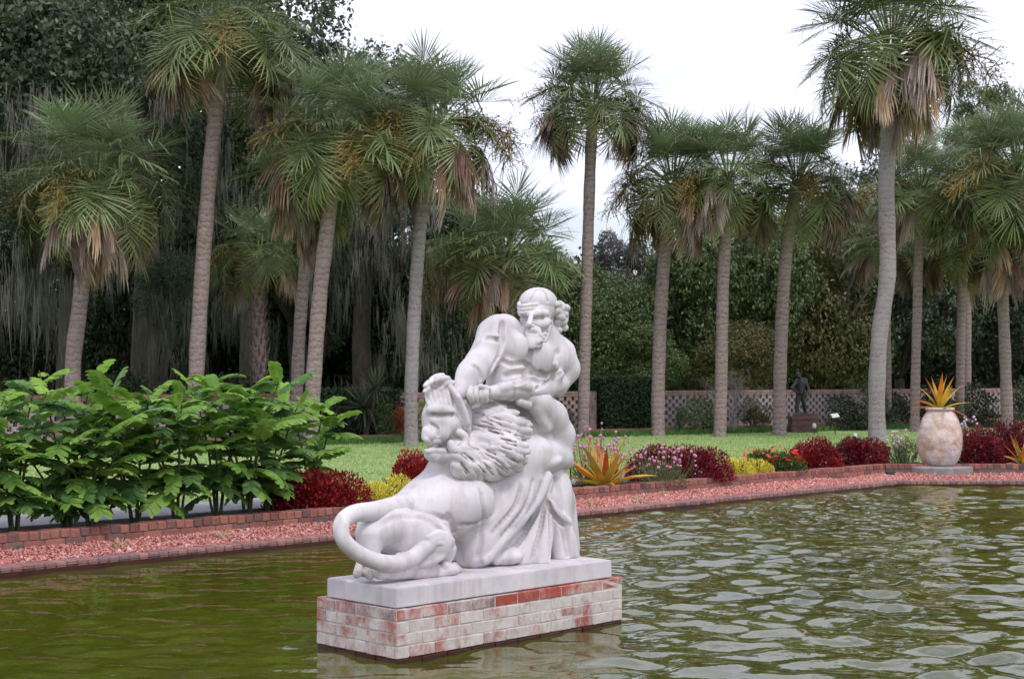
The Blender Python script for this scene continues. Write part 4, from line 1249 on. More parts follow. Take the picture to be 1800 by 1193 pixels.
SHRUB = [leaf_cloud('foliage', 500 + i, 2600, rand_lobes(520 + i, 8, 1.0, 1.0, 1.0, .4, .6), 0.06) for i in range(3)]
def shrub(px, top, bot, half, d, mat, label, v=0, cat='shrub'):
    c = at(px, (top + bot) / 2, d); rz = (bot - top) / 2 / FPX * d; rx = half / FPX * d
    base = Vector((c.x, d, .20)); t = thing('shrub', label, cat, base, 0, 'shrubs along the garden wall')
    f = stuff(link('foliage', SHRUB[v], None, t, c - base, (0, 0, v), (rx, rx * .8, rz)))
    if not f.data.materials: f.data.materials.append(None)
    f.material_slots[0].link = 'OBJECT'; f.material_slots[0].material = mat
    mb = MB()
    for k in range(3):
        mb.tube([(0, 0, -.02), (rx * .2 * math.cos(k * 2.1), rx * .2 * math.sin(k * 2.1), (c.z - base.z) * .6), (rx * .5 * math.cos(k * 2.1), rx * .5 * math.sin(k * 2.1), c.z - base.z)], [.02, .015, .006], 5)
    stuff(mb.build('stems', M_BARK, t))
shrub(1238, 693, 758, 36, 39.6, M_GREEN, 'rounded bright green shrub between two palm trunks by the wall', 0)
shrub(1196, 715, 757, 20, 39.4, M_LIGHTLEAF, 'small yellow-green shrub at the foot of the reddish palm', 1)
shrub(1330, 690, 762, 40, 41.0, M_OLIVE, 'grey-green shrub behind the bare pale twigs', 2)
shrub(1492, 690, 763, 46, 42.0, M_DARKLEAF, 'dark shrub behind the small white sign', 0)
shrub(985, 722, 768, 34, 38.0, M_OAK, 'greyish low shrub beside the short wall right of the sculpture', 1)
shrub(1590, 680, 752, 45, 45.0, M_DARKLEAF, 'dark shrub in deep shade behind the crooked palm', 2)
shrub(588, 715, 775, 44, 34.6, M_DARKLEAF, 'dark low shrub left of the spiky yucca', 1)
shrub(682, 705, 775, 26, 35.4, M_GREEN, 'green shrub between the yucca and the croton', 0)
M_CROTON = leaf_mat2('croton_red', (0.06, 0.006, 0.010), (0.20, 0.012, 0.016), (0.45, 0.20, 0.06))
M_CROTON2 = leaf_mat2('croton_yellow', (0.045, 0.075, 0.015), (0.14, 0.17, 0.035), (0.50, 0.46, 0.20))
shrub(706, 702, 772, 20, 35.0, M_CROTON, 'red and gold croton against the short wall', 2)
shrub(752, 700, 776, 24, 35.4, M_CROTON2, 'yellow-speckled croton beside the pale palm trunk', 0)
for i, (px, tp) in enumerate(((40, 660), (210, 655), (300, 668), (420, 650), (500, 672))):
    shrub(px, tp, 780, 75, 33.0 + .9 * i, M_DARKLEAF, ['dark undergrowth bush below the leftmost oak', 'dark undergrowth bush beside the broad palm', 'dark undergrowth bush left of the tall dead-fronded palm', 'dark undergrowth bush at the stubby palm', 'dark undergrowth bush at the foot of the paired palms'][i], i % 3)

for i, px in enumerate((1548, 1640, 1668, 1725, 1790, 1840)):
    shrub(px, 668 + 6 * (i % 3), 765, 42, 43.8 + .5 * (i % 2), M_DARKLEAF if i % 2 else M_OAK, ['dark bush low behind the crooked palm trunk', 'dark bush directly behind the jar plant', 'dark bush between the jar and the shaded thin palm', 'dark bush behind the tall maroon mound by the jar', 'dark bush behind the skirted palm trunk', 'dark bush at the far end of the wall'][i], i % 3)

# spiky yucca with two heads of sword leaves
def sword_mesh(name, L, w, bend, mat, fold=.3, seg=6):
    V, F, A = [], [], []; p = Vector((0, 0, 0)); d = Vector((1, 0, 0))
    for q in range(seg + 1):
        u = q / seg; ww = w * (.75 + .25 * math.sin(u * 3.14)) * (1 - u ** 3.2) + .0006
        b = len(V); V += [p + Vector((0, -ww, ww * fold)), p.copy(), p + Vector((0, ww, ww * fold))]; A += [u] * 3
        if q: F += [(b - 3, b - 2, b + 1, b), (b - 2, b - 1, b + 2, b + 1)]
        d = (d + Vector((0, 0, -bend / seg * (.4 + 1.2 * u)))).normalized(); p = p + d * (L / seg)
    me = mesh_from(name, V, F, True); a = me.attributes.new('run', 'FLOAT', 'POINT'); a.data.foreach_set('value', A)
    me.materials.append(mat); return me
M_YUCCA = frond_material('yucca_leaf', (0.07, 0.085, 0.035), (0.085, 0.115, 0.06), (0.16, 0.17, 0.10))

SWORD = [sword_mesh('sword_leaf', .62, .021, b, M_YUCCA) for b in (.05, .25, .6)]
def yucca(px, d, heads, label):
    base = Vector(((px - 900) / FPX * d, d, .20)); t = thing('yucca', label, 'yucca', base)
    rg = random.Random(px)
    for (hx, hy, rad, n) in heads:
        h = at(hx, hy, d) - base
        mb = MB(); mb.tube([(0, 0, 0), h * .5 + Vector((.03, 0, 0)), h], [.06, .05, .045], 7, True, .1); mb.build('stem', M_BARK, t)
        sc = rad / FPX * d / .6
        for i in range(n):
            u = (i + .5) / n
            link('leaf', SWORD[0 if u < .4 else (1 if u < .75 else 2)], None, t, h, (rg.uniform(-.3, .3), -R(85 - 135 * u + rg.uniform(-8, 8)), i * 2.4), sc * rg.uniform(.8, 1.1))
yucca(640, 34.9, ((640, 716, 52, 64), (660, 682, 40, 46)), 'spiky yucca with two heads of narrow sword leaves before the low hedge')

# bare pale shrub
t = thing('bare_shrub', 'leafless shrub of pale branching twigs by the wall', 'shrub', Vector(((1290 - 900) / FPX * 39.9, 39.9, .20)))
rgb = random.Random(3)
def twig(mb, p, d, L, r, depth):
    q = p + d * L * .5 + Vector((rgb.uniform(-.04, .04), rgb.uniform(-.04, .04), .02)); e = q + (d + Vector((rgb.uniform(-.3, .3), rgb.uniform(-.3, .3), .15))).normalized() * L * .5
    mb.tube([p, q, e], [r, r * .8, r * .55], 4, False)
    if depth:
        for k in range(3): twig(mb, e if k else q, (d + Vector((rgb.gauss(0, .55), rgb.gauss(0, .55), rgb.uniform(-.1, .4)))).normalized(), L * rgb.uniform(.55, .8), r * .6, depth - 1)
for k in range(6):
    mb = MB(); twig(mb, Vector((0, 0, 0)), Vector((rgb.gauss(0, .4), rgb.gauss(0, .4), 1)).normalized(), .62, .02, 4)
    stuff(mb.build('branch', M_TWIG, t))

# bronze figure on its brick pedestal
M_PED = brick_material('shaded_pedestal_brick', [(0.0, (0.09, 0.055, 0.05)), (1.0, (0.15, 0.085, 0.075))])  # pedestal and figure colours darkened so they sit back in shadow
M_BRONZE = mat_noise('dark_bronze', [(0.3, (0.012, 0.014, 0.015)), (0.7, (0.035, 0.040, 0.040))], scale=9, rough=0.42, spec=0.5)
db = 40.6
pb = Vector(((1411 - 900) / FPX * db, db, .20))
ped = thing('brick_pedestal', 'square brick pedestal under the dark bronze figure', 'pedestal', pb)
mb = MB(); zt = at(1411, 731, db).z - .20; hw = 22 / FPX * db
mb.box((-hw, -hw, 0), (hw, hw, zt - .07)); mb.build('shaft', M_PED, ped)
mb = MB(); mb.box((-hw - .03, -hw - .03, zt - .068), (hw + .03, hw + .03, zt)); mb.build('cap', M_PED, ped)
for c in range(7):
    for k in range(3):
        x = -hw + (k + (.5 if c % 2 else 0)) * hw * .8
        mb = MB(); mb.box((max(-hw, x), -hw - .012, .02 + c * .072), (min(hw, x + hw * .76), -hw - .001, .085 + c * .072))
        if min(hw, x + hw * .76) - max(-hw, x) > .03: mb.build('brick', M_PED, ped)
def bp(px, py, dv=0.0): return np.array(at(px, py, db + dv))
bz = Carving(bp(1380, 745) + np.array([0, -.6, 0]), bp(1432, 645) + np.array([0, .6, 0]), .012)
def bc(a, b, ra, rb, k=.02): bz.cap(bp(*a), bp(*b), ra, rb, k)
bc((1400, 728), (1402, 706), .045, .06); bc((1402, 706), (1405, 690), .065, .085); bc((1416, 728, .1), (1413, 708, .02), .045, .06); bc((1413, 708, .02), (1410, 690), .065, .085)
bc((1407, 690), (1408, 672), .11, .13); bc((1408, 672), (1406, 664), .07, .06); bc((1403, 660, -.05), (1403, 658, -.05), .075, .07)
bc((1400, 672), (1392, 682, -.1), .05, .045); bc((1392, 682, -.1), (1402, 690, -.2), .042, .035); bc((1416, 671), (1421, 683, -.05), .05, .045); bc((1421, 683, -.05), (1417, 697, -.15), .04, .035)
bc((1401, 669, .1), (1416, 668, .12), .05, .06); bc((1416, 668, .12), (1420, 690, .14), .06, .05); bc((1397, 728, -.05), (1420, 730, .05), .05, .06)
fig = link('bronze_figure', bz.mesh('bronze_figure', pb + Vector((0, 0, zt))), M_BRONZE, None, pb + Vector((0, 0, zt + .004)))
tag(fig, 'small dark bronze standing figure on a brick pedestal by the wall', 'statue')

# white sign on its stake
ds = 39.0
o = Vector(((1468 - 900) / FPX * ds, ds, .20)); t = thing('garden_sign', 'small tilted white sign plate on a dark stake before the shrub', 'sign', o)
h = at(1468, 730, ds).z - .20
M_WHITE = mat_noise('white_plate', [(0.3, (0.74, 0.74, 0.76)), (0.7, (0.82, 0.82, 0.84))], rough=.5)
M_DARK = mat_noise('dark_metal', [(0.3, (0.012, 0.014, 0.012)), (0.7, (0.03, 0.034, 0.03))], rough=.5)
mb = MB(); mb.tube([(0, 0, 0), (0, 0, h - .01)], .012, 6); mb.build('stake', M_DARK, t)
mb = MB(); mb.box((-.10, -.075, -.006), (.10, .075, .006)); mb.build('plate', M_WHITE, t, loc=(0, 0, h), rot=(R(38), R(-8), R(10)))
# garden lamps
M_LAMPGLASS = mat_noise('lamp_glass', [(0.3, (0.36, 0.40, 0.42)), (0.7, (0.46, 0.50, 0.53))], rough=.2, spec=.6)
def lamp(px, py, d, s, label, z0=.20, head=M_LAMPGLASS, kind='cup'):
    o = Vector(((px - 900) / FPX * d, d, z0)); t = thing('garden_lamp', label, 'lamp', o)
    h = at(px, py, d).z - z0
    mb = MB(); mb.tube([(0, 0, -.02), (0, 0, h)], .012, 6); mb.build('stake', M_DARK, t)
    mb = MB()
    if kind == 'cup': mb.lathe([(.035 * s, -.02), (.05 * s, .0), (.055 * s, .10 * s), (.045 * s, .105 * s)], 12)
    else: mb.lathe([(.05 * s, 0), (.055 * s, .02), (.05 * s, .08 * s), (.09 * s, .085 * s), (.03 * s, .12 * s)], 12)
    mb.build('lamp_head', head, t, True, loc=(0, 0, h), rot=(R(-20) if kind == 'cup' else 0, R(8), 0))
lamp(1431, 751, 38.5, 1.0, 'little pale spotlight on a stake aimed at the bronze figure')
lamp(1503, 768, 32.0, .8, 'short grey cylinder spotlight standing behind the red shrubs')
lamp(1003, 792, 21.0, 1.0, 'small path lamp on a stake beside the orange bromeliad', kind='cap')

# fallen leaves on gravel, path and lawn; weeds in the gravel
def litter():
    rg = np.random.default_rng(23); n = 700
    e = rg.uniform(4.5, 23, n); s_ = np.where(rg.random(n) < .45, rg.uniform(S_WATER + .22, S_CURB, n), rg.uniform(S_PATH0, S_PATH1 + 5, n))
    P = np.stack([.70710678 * (e - s_), .70710678 * (e + s_), np.where(s_ < S_CURB + .01, .135, .245)], -1)
    a = rg.normal(size=(n, 3)); a[:, 2] *= .25; a /= np.linalg.norm(a, axis=1)[:, None]
    b = np.cross(a, np.array([0, 0, 1.0]) + rg.normal(0, .3, (n, 3))); b /= np.linalg.norm(b, axis=1)[:, None]
    z = rg.uniform(.012, .034, n)[:, None]
    V = np.stack([P - a * z, P - b * z * .4, P + a * z, P + b * z * .4], 1).reshape(-1, 3)
    m = leaf_mat2('fallen_leaf', (0.10, 0.055, 0.03), (0.26, 0.15, 0.08), (0.42, 0.30, 0.16), .1)
    tag(stuff(link('leaf_litter', mesh_np('leaf_litter', V, np.arange(n * 4).reshape(n, 4)), m)), 'scattered brown fallen leaves on gravel and grass', 'leaf litter')
litter()
for i, (px, py) in enumerate(((208, 960), (385, 942), (1128, 880), (1166, 868), (1040, 885))):
    d = depth_on(py, .12); rg_ = random.Random(i); mb = MB()
    for k in range(26):
        a = rg_.uniform(0, 6.28); h = rg_.uniform(.03, .10); q = Vector((math.cos(a), math.sin(a), 0))
        p = q * rg_.uniform(0, .10); w_ = Vector((-q.y, q.x, 0)) * .006
        mb.add([p - w_, p + w_, p + q * h * .7 + Vector((0, 0, h))], [(0, 1, 2)])
    o = mb.build('weed_tuft', M_BLADE2, None, loc=((px - 900) / FPX * d, d, .10))
    tag(o, ['small green weed in the gravel near the kerb spotlight', 'small green weed in the gravel under the tall pinnate shrubs', 'small weed in the gravel below the maroon mound', 'small weed in the gravel just beyond the maroon mound', 'small weed in the gravel below the orange bromeliad'][i], 'weed', 'weeds in the red gravel')
# ================================================================== cabbage palms
M_FY = frond_material('frond_young', (0.16, 0.205, 0.10), (0.21, 0.28, 0.16), (0.36, 0.41, 0.26))
M_FM = frond_material('frond_mature', (0.11, 0.145, 0.055), (0.15, 0.205, 0.08), (0.30, 0.33, 0.15))
M_FO = frond_material('frond_old', (0.11, 0.125, 0.045), (0.16, 0.195, 0.065), (0.33, 0.29, 0.13))
M_FD = frond_material('frond_dead', (0.13, 0.070, 0.042), (0.27, 0.155, 0.105), (0.47, 0.33, 0.275), rnd=0.4, trans=0.12, rough=0.8)
M_FD2 = frond_material('frond_grey', (0.085, 0.06, 0.045), (0.20, 0.145, 0.12), (0.37, 0.30, 0.28), rnd=0.35, trans=0.10, rough=0.85)
M_STALK = mat_noise('flower_stalk', [(0.3, (0.15, 0.115, 0.028)), (0.7, (0.31, 0.21, 0.07))], scale=14, rough=0.8, coord='World')

def frond_mesh(name, seed, petiole=0.9, fan=0.92, droop=0.35, stiff=0.6, fold=0.35, n=34, collapse=0.0, mat=None, pitch=0.0):
    """a costapalmate fan: petiole along +X, segments radiating from its arching midrib, tips hanging"""
    rg = random.Random(seed)
    V, F, A = [], [], []
    def ring(p, t, r, run):
        side = t.cross(Vector((0, 0, 1))).normalized(); up = side.cross(t).normalized()
        b = len(V)
        for a in (0, 2.09, 4.19):
            V.append(p + (side * math.cos(a) + up * math.sin(a) * .6) * r); A.append(run)
        return b
    costa = []
    for i in range(7):
        u = i / 6
        x = petiole + 0.50 * fan * u
        z = 0.06 * math.sin(math.pi * min(1, x / (petiole + .01) * .5)) - droop * 0.55 * u * u * fan
        costa.append(Vector((x, 0, z)))
    pts = [Vector((0, 0, 0)), Vector((petiole * .35, 0, .03)), Vector((petiole * .7, 0, .055))] + costa
    prev = None
    for i, p in enumerate(pts):
        t = (pts[min(i + 1, len(pts) - 1)] - pts[max(i - 1, 0)]).normalized()
        b = ring(p, t, 0.020 if i < 3 else 0.016 * (1 - (i - 3) / 8), 0.08)
        if prev is not None:
            for k in range(3): F.append((prev + k, prev + (k + 1) % 3, b + (k + 1) % 3, b + k))
        prev = b
    for i in range(n):
        if rg.random() < .05: continue
        t = -1 + 2 * (i + .5 + rg.uniform(-.2, .2)) / n
        phi = math.copysign(abs(t) ** 0.92, t) * R(128) * (1 - collapse * .55)
        cu = (1 - abs(t)) ** 1.1 * 0.92
        ci = cu * 6; k0 = min(5, int(ci)); o = costa[k0].lerp(costa[k0 + 1], ci - k0)
        L = fan * (0.78 + 0.22 * math.cos(phi * .6)) * rg.uniform(.78, 1.08) * (1 - 0.42 * cu)
        snap = rg.randint(2, 4) if rg.random() < .16 else 99
        if collapse > .3: phi *= .55
        dirv = Vector((math.cos(phi), math.sin(phi), fold * abs(math.sin(phi)) * (1 - collapse) - 0.12 - droop * .35 * cu - (1.6 if collapse > .3 else 0))).normalized()
        wside = Vector((-math.sin(phi), math.cos(phi), 0))
        hang = stiff * rg.uniform(.6, 1.5)
        segs = 5; p = o.copy(); step = L / segs; d = dirv.copy(); last = None
        w0 = 2 * R(128) / n * L * (0.40 if collapse < .3 else 0.30)
        twist = rg.uniform(-.5, .5)
        for q in range(segs + 1):
            u = q / segs
            w = w0 * (0.25 + 1.9 * u if u < .4 else (1.01 * (1 - ((u - .4) / .6) ** 1.15) + .03)) * .5
            ws = (wside + Vector((0, 0, twist * u))).normalized()
            b = len(V)
            V.append(p - ws * w); V.append(p + ws * w); A.append(u); A.append(u)
            if last is not None: F.append((last, last + 1, b + 1, b))
            last = b
            if q == snap: d = (d * .35 + Vector((0, 0, -1))).normalized()      # a broken segment hangs straight down
            g = hang * (0.10 + 1.1 * u * u) + collapse * 0.9 * (0.25 + u)
            d = (d + Vector((0, 0, -1)) * g * .38 + Vector((rg.uniform(-.05, .05), rg.uniform(-.05, .05), 0))).normalized()
            p = p + d * step
    o = costa[0]; cp, sp_ = math.cos(R(pitch)), math.sin(R(pitch))
    for k in range(12, len(V)):                     # the blade nods at the end of its stalk
        q = V[k] - o; V[k] = o + Vector((q.x * cp + q.z * sp_, q.y, -q.x * sp_ + q.z * cp))
    me = mesh_from(name, V, F)
    a = me.attributes.new('run', 'FLOAT', 'POINT'); a.data.foreach_set('value', A)
    me.materials.append(mat)
    return me
FR_YOUNG = [frond_mesh('young_frond', 100 + i, .72, .92, .10, .16 + .06 * i, .45, 44, 0, M_FY, 4 + 9 * i) for i in range(3)]
FR_MID = [frond_mesh('mature_frond', 110 + i, .80, .92, .30, .40 + .10 * i, .32, 44, 0, M_FM, 22 + 9 * i) for i in range(4)]
FR_OLD = [frond_mesh('old_frond', 120 + i, .84, .90, .60, .75 + .15 * i, .15, 40, .12, M_FO, 38 + 8 * i) for i in range(4)]
FR_DEAD = [frond_mesh('dead_frond', 130 + i, .62, .95, 1.0, 1.0, -.1, 30, .55, M_FD) for i in range(3)] + [frond_mesh('dead_frond', 140 + i, .62, 1.0, 1.2, 1.0, -.1, 28, .75, M_FD2) for i in range(3)]

def spray_mesh(name, seed, L=1.3, n=150):
    """a drooping flower and fruit spray: an arching stalk with many fine branchlets"""
    rg = random.Random(seed); mb = MB()
    pts = []
    for i in range(9):
        u = i / 8
        pts.append(Vector((L * .95 * u, 0, L * (.28 * math.sin(u * 2.0) - .55 * u * u))))
    mb.tube(pts, [.014 * (1 - .8 * i / 8) for i in range(9)], 4, False)
    for i in range(n):
        u = rg.uniform(.28, 1) * 8; k = min(7, int(u)); p = pts[k].lerp(pts[k + 1], u - k)
        d = Vector((rg.gauss(.35, .7), rg.gauss(0, .8), rg.gauss(-.35, .7))).normalized()
        q = p + d * rg.uniform(.10, .34); q2 = q + (d + Vector((0, 0, -.9))).normalized() * rg.uniform(.05, .2)
        s_ = d.cross(Vector((rg.random(), rg.random(), 1))).normalized() * .0065
        mb.add([p - s_, p + s_, q + s_, q - s_], [(0, 1, 2, 3)]); mb.add([q - s_, q + s_, q2 + s_ * .6, q2 - s_ * .6], [(0, 1, 2, 3)])
        for j in range(3):
            e_ = q.lerp(q2, j / 2) + Vector((rg.gauss(0, .03), rg.gauss(0, .03), rg.gauss(0, .03)))
            a_ = Vector((rg.gauss(0, 1), rg.gauss(0, 1), rg.gauss(0, 1))).normalized() * .017
            b_ = a_.cross(Vector((.3, .5, 1))).normalized() * .013
            mb.add([e_ - a_, e_ - b_, e_ + a_, e_ + b_], [(0, 1, 2, 3)])
    me = mb.mesh(name); me.materials.append(M_STALK); return me
SPRAYS = [spray_mesh('flower_spray', 150 + i) for i in range(3)]

def trunk_material(name, c0, c1, c2, white=0.0):
    m, n, l, b = new_mat(name)
    w = n.new('ShaderNodeTexWave'); w.wave_type = 'BANDS'; w.bands_direction = 'Z'; w.wave_profile = 'SAW'
    w.inputs['Scale'].default_value = 2.2; w.inputs['Distortion'].default_value = 5.5; w.inputs['Detail'].default_value = 3
    w.inputs['Detail Scale'].default_value = 2.5
    tc = n.new('ShaderNodeTexCoord'); l.new(tc.outputs['Object'], w.inputs['Vector'])
    t = noise_node(n, l, 16.0, 7, 0.7, 'Object', stretch=(1, 1, 2.2))
    ad = n.new('ShaderNodeMath'); ad.operation = 'MULTIPLY_ADD'; ad.inputs[1].default_value = 0.24
    l.new(w.outputs['Fac'], ad.inputs[0]); l.new(t.outputs['Fac'], ad.inputs[2])
    r = ramp_node(n, l, ad.outputs[0], [(0.38, c0), (0.62, c1), (0.9, c2)])
    t2 = noise_node(n, l, 2.3, 6, 0.65, 'Object', stretch=(1, 1, .6))
    mr = n.new('ShaderNodeMapRange'); mr.inputs['From Min'].default_value = 0.55 - .25 * white; mr.inputs['From Max'].default_value = 0.72 - .2 * white; mr.inputs['To Max'].default_value = 0.6
    l.new(t2.outputs['Fac'], mr.inputs['Value'])
    mx = n.new('ShaderNodeMix'); mx.data_type = 'RGBA'; l.new(mr.outputs[0], mx.inputs['Factor']); l.new(r.outputs[0], mx.inputs['A'])
    mx.inputs['B'].default_value = (0.40, 0.385, 0.39, 1)          # pale lichen
    l.new(mx.outputs['Result'], b.inputs['Base Color'])
    b.inputs['Roughness'].default_value = 0.92; b.inputs['Specular IOR Level'].default_value = 0.15
    bump(n, l, b, ad.outputs[0], 1.0, 0.05)
    return m
M_TRUNK = trunk_material('palm_trunk', (0.17, 0.115, 0.11), (0.37, 0.28, 0.275), (0.49, 0.41, 0.42))
M_TRUNK2 = trunk_material('palm_trunk_lichen', (0.18, 0.14, 0.145), (0.34, 0.285, 0.305), (0.46, 0.41, 0.43), 0.6)
M_BOOT = mat_noise('leaf_base', [(0.3, (0.11, 0.075, 0.06)), (0.7, (0.25, 0.185, 0.155))], scale=12, rough=0.9, coord='World')
boot_mesh = None
def make_boot():
    mb = MB()
    mb.tube([(0, 0, 0), (.05, 0, .10), (.10, 0, .20), (.12, 0, .27)], [.035, .03, .022, .008], 5)
    me = mb.mesh('leaf_base'); me.materials.append(M_BOOT); return me
boot_mesh = make_boot()

def palm(px, d, path, crown, rad, w, label, n_green=34, n_dead=10, sprays=3, seed=0, boots=False, lichen=False, top=None, mix=(0.40, 0.36), group='palms ranged behind the pool'):
    """path: (px, py) points up the trunk; crown: centre (px, py) of the fronds; rad: reach in photo px; w: trunk width px"""
    rg = random.Random(seed)
    n_green = int(n_green * 1.62); n_dead = int(n_dead * 2.1)
    X = (px - 900) / FPX * d
    base = Vector((X, d, 0.19))
    t = thing('cabbage_palm', label, 'palm tree', base, 0, group)
    pts = [Vector((X, d, 0.0))] + [at(a, b_, d) for a, b_ in path]
    cc = at(crown[0], crown[1], d)
    pts.append(cc + Vector((0, 0, -.05)))
    # resample the trunk smoothly
    P = [2 * pts[0] - pts[1]] + pts + [2 * pts[-1] - pts[-2]]
    sm = []
    for i in range(1, len(P) - 2):
        for j in range(12):
            u = j / 12; a, b_, c, e_ = P[i - 1], P[i], P[i + 1], P[i + 2]
            sm.append(.5 * (2 * b_ + (c - a) * u + (2 * a - 5 * b_ + 4 * c - e_) * u * u + (3 * b_ - a - 3 * c + e_) * u ** 3))
    sm.append(P[-2])
    r0 = w * .92 / FPX * d / 2
    zz = [p.z for p in sm]; zmax = zz[-1]
    rr = []
    for p in sm:
        u = max(0, p.z) / zmax
        rr.append(r0 * (1.30 - .30 * min(1, u * 14) ** .6 + .05 * math.sin(p.z * 5 + seed) * .6 - .06 * u + (.10 if u > .93 else 0) + rg.uniform(-.018, .018)))
    mb = MB(); mb.tube([p - base for p in sm], rr, 14, True, 0.05, seed)
    mb.build('trunk', M_TRUNK2 if lichen else M_TRUNK, t, True)
    R0 = rad * 1.15 / FPX * d
    sc0 = R0 / 1.62
    ga = 2.399963
    for i in range(n_green):
        u = (i + .5) / n_green
        el = 76 - 100 * u ** .95 + rg.uniform(-13, 13)
        az = i * ga + rg.uniform(-.25, .25) + seed
        ms = FR_YOUNG if u < mix[0] else (FR_MID if u < mix[0] + mix[1] else FR_OLD)
        sc = sc0 * rg.uniform(.86, 1.12) * (0.95 if u < .1 else 1)
        off = Vector((math.cos(az), math.sin(az), 0)) * r0 * .7
        link('frond', ms[rg.randrange(len(ms))], None, t, cc - base + off + Vector((0, 0, .18 - .45 * u)) * sc0, (rg.uniform(-.35, .35), -R(el), az), (sc, sc * rg.uniform(.9, 1.1), sc))
    for i in range(n_dead):
        el = 16 - 50 * rg.random()
        az = i * ga * 1.3 + seed * 2 + rg.uniform(-.3, .3)
        sc = sc0 * rg.uniform(.8, 1.08)
        off = Vector((math.cos(az), math.sin(az), 0)) * r0 * .9
        link('dead_frond', FR_DEAD[rg.randrange(len(FR_DEAD))], None, t, cc - base + off + Vector((0, 0, -.30 - .15 * rg.random())) * sc0, (rg.uniform(-.3, .3), -R(el), az), sc)
    for i in range(sprays):
        az = rg.uniform(0, 6.28) if i else rg.choice((.1, 3.0, -1.4))
        sc = sc0 * rg.uniform(.95, 1.3)
        SP_ = link('flower_spray', SPRAYS[i % 3], None, t, cc - base + Vector((0, 0, -.05)), (rg.uniform(-.3, .3), -R(rg.uniform(-10, 30)), az), sc)
        stuff(SP_)
    if boots:
        zt = zmax - .2
        k = 0; z = 0.25
        while z < zt:
            a = k * ga
            f = [j for j in range(len(sm) - 1) if sm[j].z <= z][-1]
            c = sm[f] - base; c.z = z - .19
            link('leaf_base', boot_mesh, None, t, c + Vector((math.cos(a), math.sin(a), 0)) * r0 * .75, (0, 0, a), rg.uniform(.85, 1.1))
            z += 0.035; k += 1
    return t

palm(132, 31.5, [(128, 650), (140, 540), (152, 430)], (168, 330), 150, 31, 'broad leafy palm with bright green lower fronds beside the moss-draped oak', 40, 13, 3, 1, mix=(.35, .3))
palm(340, 32.0, [(345, 660), (358, 440), (376, 230)], (398, 62), 145, 30, 'tall palm with hanging pinkish dead fronds among the oaks', 34, 15, 2, 2, mix=(.4, .4))
palm(455, 37.0, [(456, 640), (453, 540)], (455, 452), 86, 26, 'short young palm whose trunk is covered in criss-cross leaf stubs', 22, 4, 1, 3, boots=True, mix=(.3, .45))
palm(522, 33.5, [(522, 690), (528, 560), (538, 450)], (548, 340), 118, 24, 'slimmer palm standing close behind its heavier neighbour', 24, 8, 1, 4)
palm(545, 31.5, [(550, 690), (562, 520), (578, 380)], (592, 250), 140, 30, 'sturdy palm with a dark spreading crown and brown flower sprays', 38, 14, 5, 5, mix=(.42, .34))
palm(723, 32.5, [(723, 680), (730, 520), (742, 370)], (762, 228), 138, 26, 'palm with stiff upright fan fronds above a mass of brown flowers', 30, 13, 6, 6, mix=(.5, .28), lichen=True)
palm(898, 37.5, [(898, 650), (893, 560)], (888, 455), 128, 27, 'low palm with yellowing skirt directly behind the sculpture', 36, 12, 2, 7, mix=(.38, .34))
palm(1025, 37.3, [(1027, 660), (1033, 440), (1038, 280)], (1043, 182), 112, 23, 'tall lone palm with a round crown against the open sky', 40, 14, 3, 8, mix=(.45, .33))
palm(1157, 38.0, [(1157, 680), (1163, 520), (1172, 410)], (1182, 320), 116, 26, 'reddish-trunked palm with dense dark crown, next to the lone tall palm', 36, 11, 2, 9, mix=(.42, .36))
palm(1265, 37.4, [(1268, 660), (1271, 500), (1276, 400)], (1280, 312), 106, 24, 'palm with slender grey-brown trunk in the middle of the row of three', 32, 10, 2, 10, mix=(.45, .35))
palm(1370, 38.4, [(1371, 660), (1378, 500), (1388, 400)], (1402, 318), 112, 25, 'palm leaning slightly beside the dark bronze figure', 36, 13, 2, 11, mix=(.42, .33))
palm(1543, 35.0, [(1541, 700), (1546, 590), (1560, 480), (1558, 330), (1563, 210)], (1568, 82), 160, 32, 'tallest palm with crooked pale trunk and big ragged crown', 44, 20, 3, 12, mix=(.36, .30), lichen=True)
palm(1608, 41.0, [(1609, 680), (1613, 520), (1616, 420)], (1618, 335), 100, 18, 'thin-trunked palm standing behind the terracotta jar', 30, 9, 1, 13)
palm(1687, 44.0, [(1688, 650), (1690, 540)], (1688, 425), 86, 17, 'shaded thin palm between two larger palms by the red shrubs', 22, 10, 0, 14, mix=(.2, .45))
palm(1771, 40.5, [(1768, 660), (1764, 560), (1760, 480)], (1752, 400), 118, 22, 'palm with long grey hanging skirt of dead fronds', 32, 16, 2, 15, mix=(.3, .4))
palm(1561, 44.0, [(1560, 650), (1558, 520)], (1556, 430), 80, 15, 'far slim palm half hidden behind the crooked tallest trunk', 20, 6, 0, 16)
palm(1835, 39.0, [(1830, 600), (1815, 440)], (1790, 305), 128, 24, 'palm with full green crown above the hanging dead skirt', 36, 8, 2, 17, mix=(.45, .38))
palm(1700, 46.0, [(1700, 600), (1702, 450)], (1705, 300), 92, 16, 'far palm whose crown fills the gap beyond the tallest palm', 28, 5, 1, 18, mix=(.5, .35))
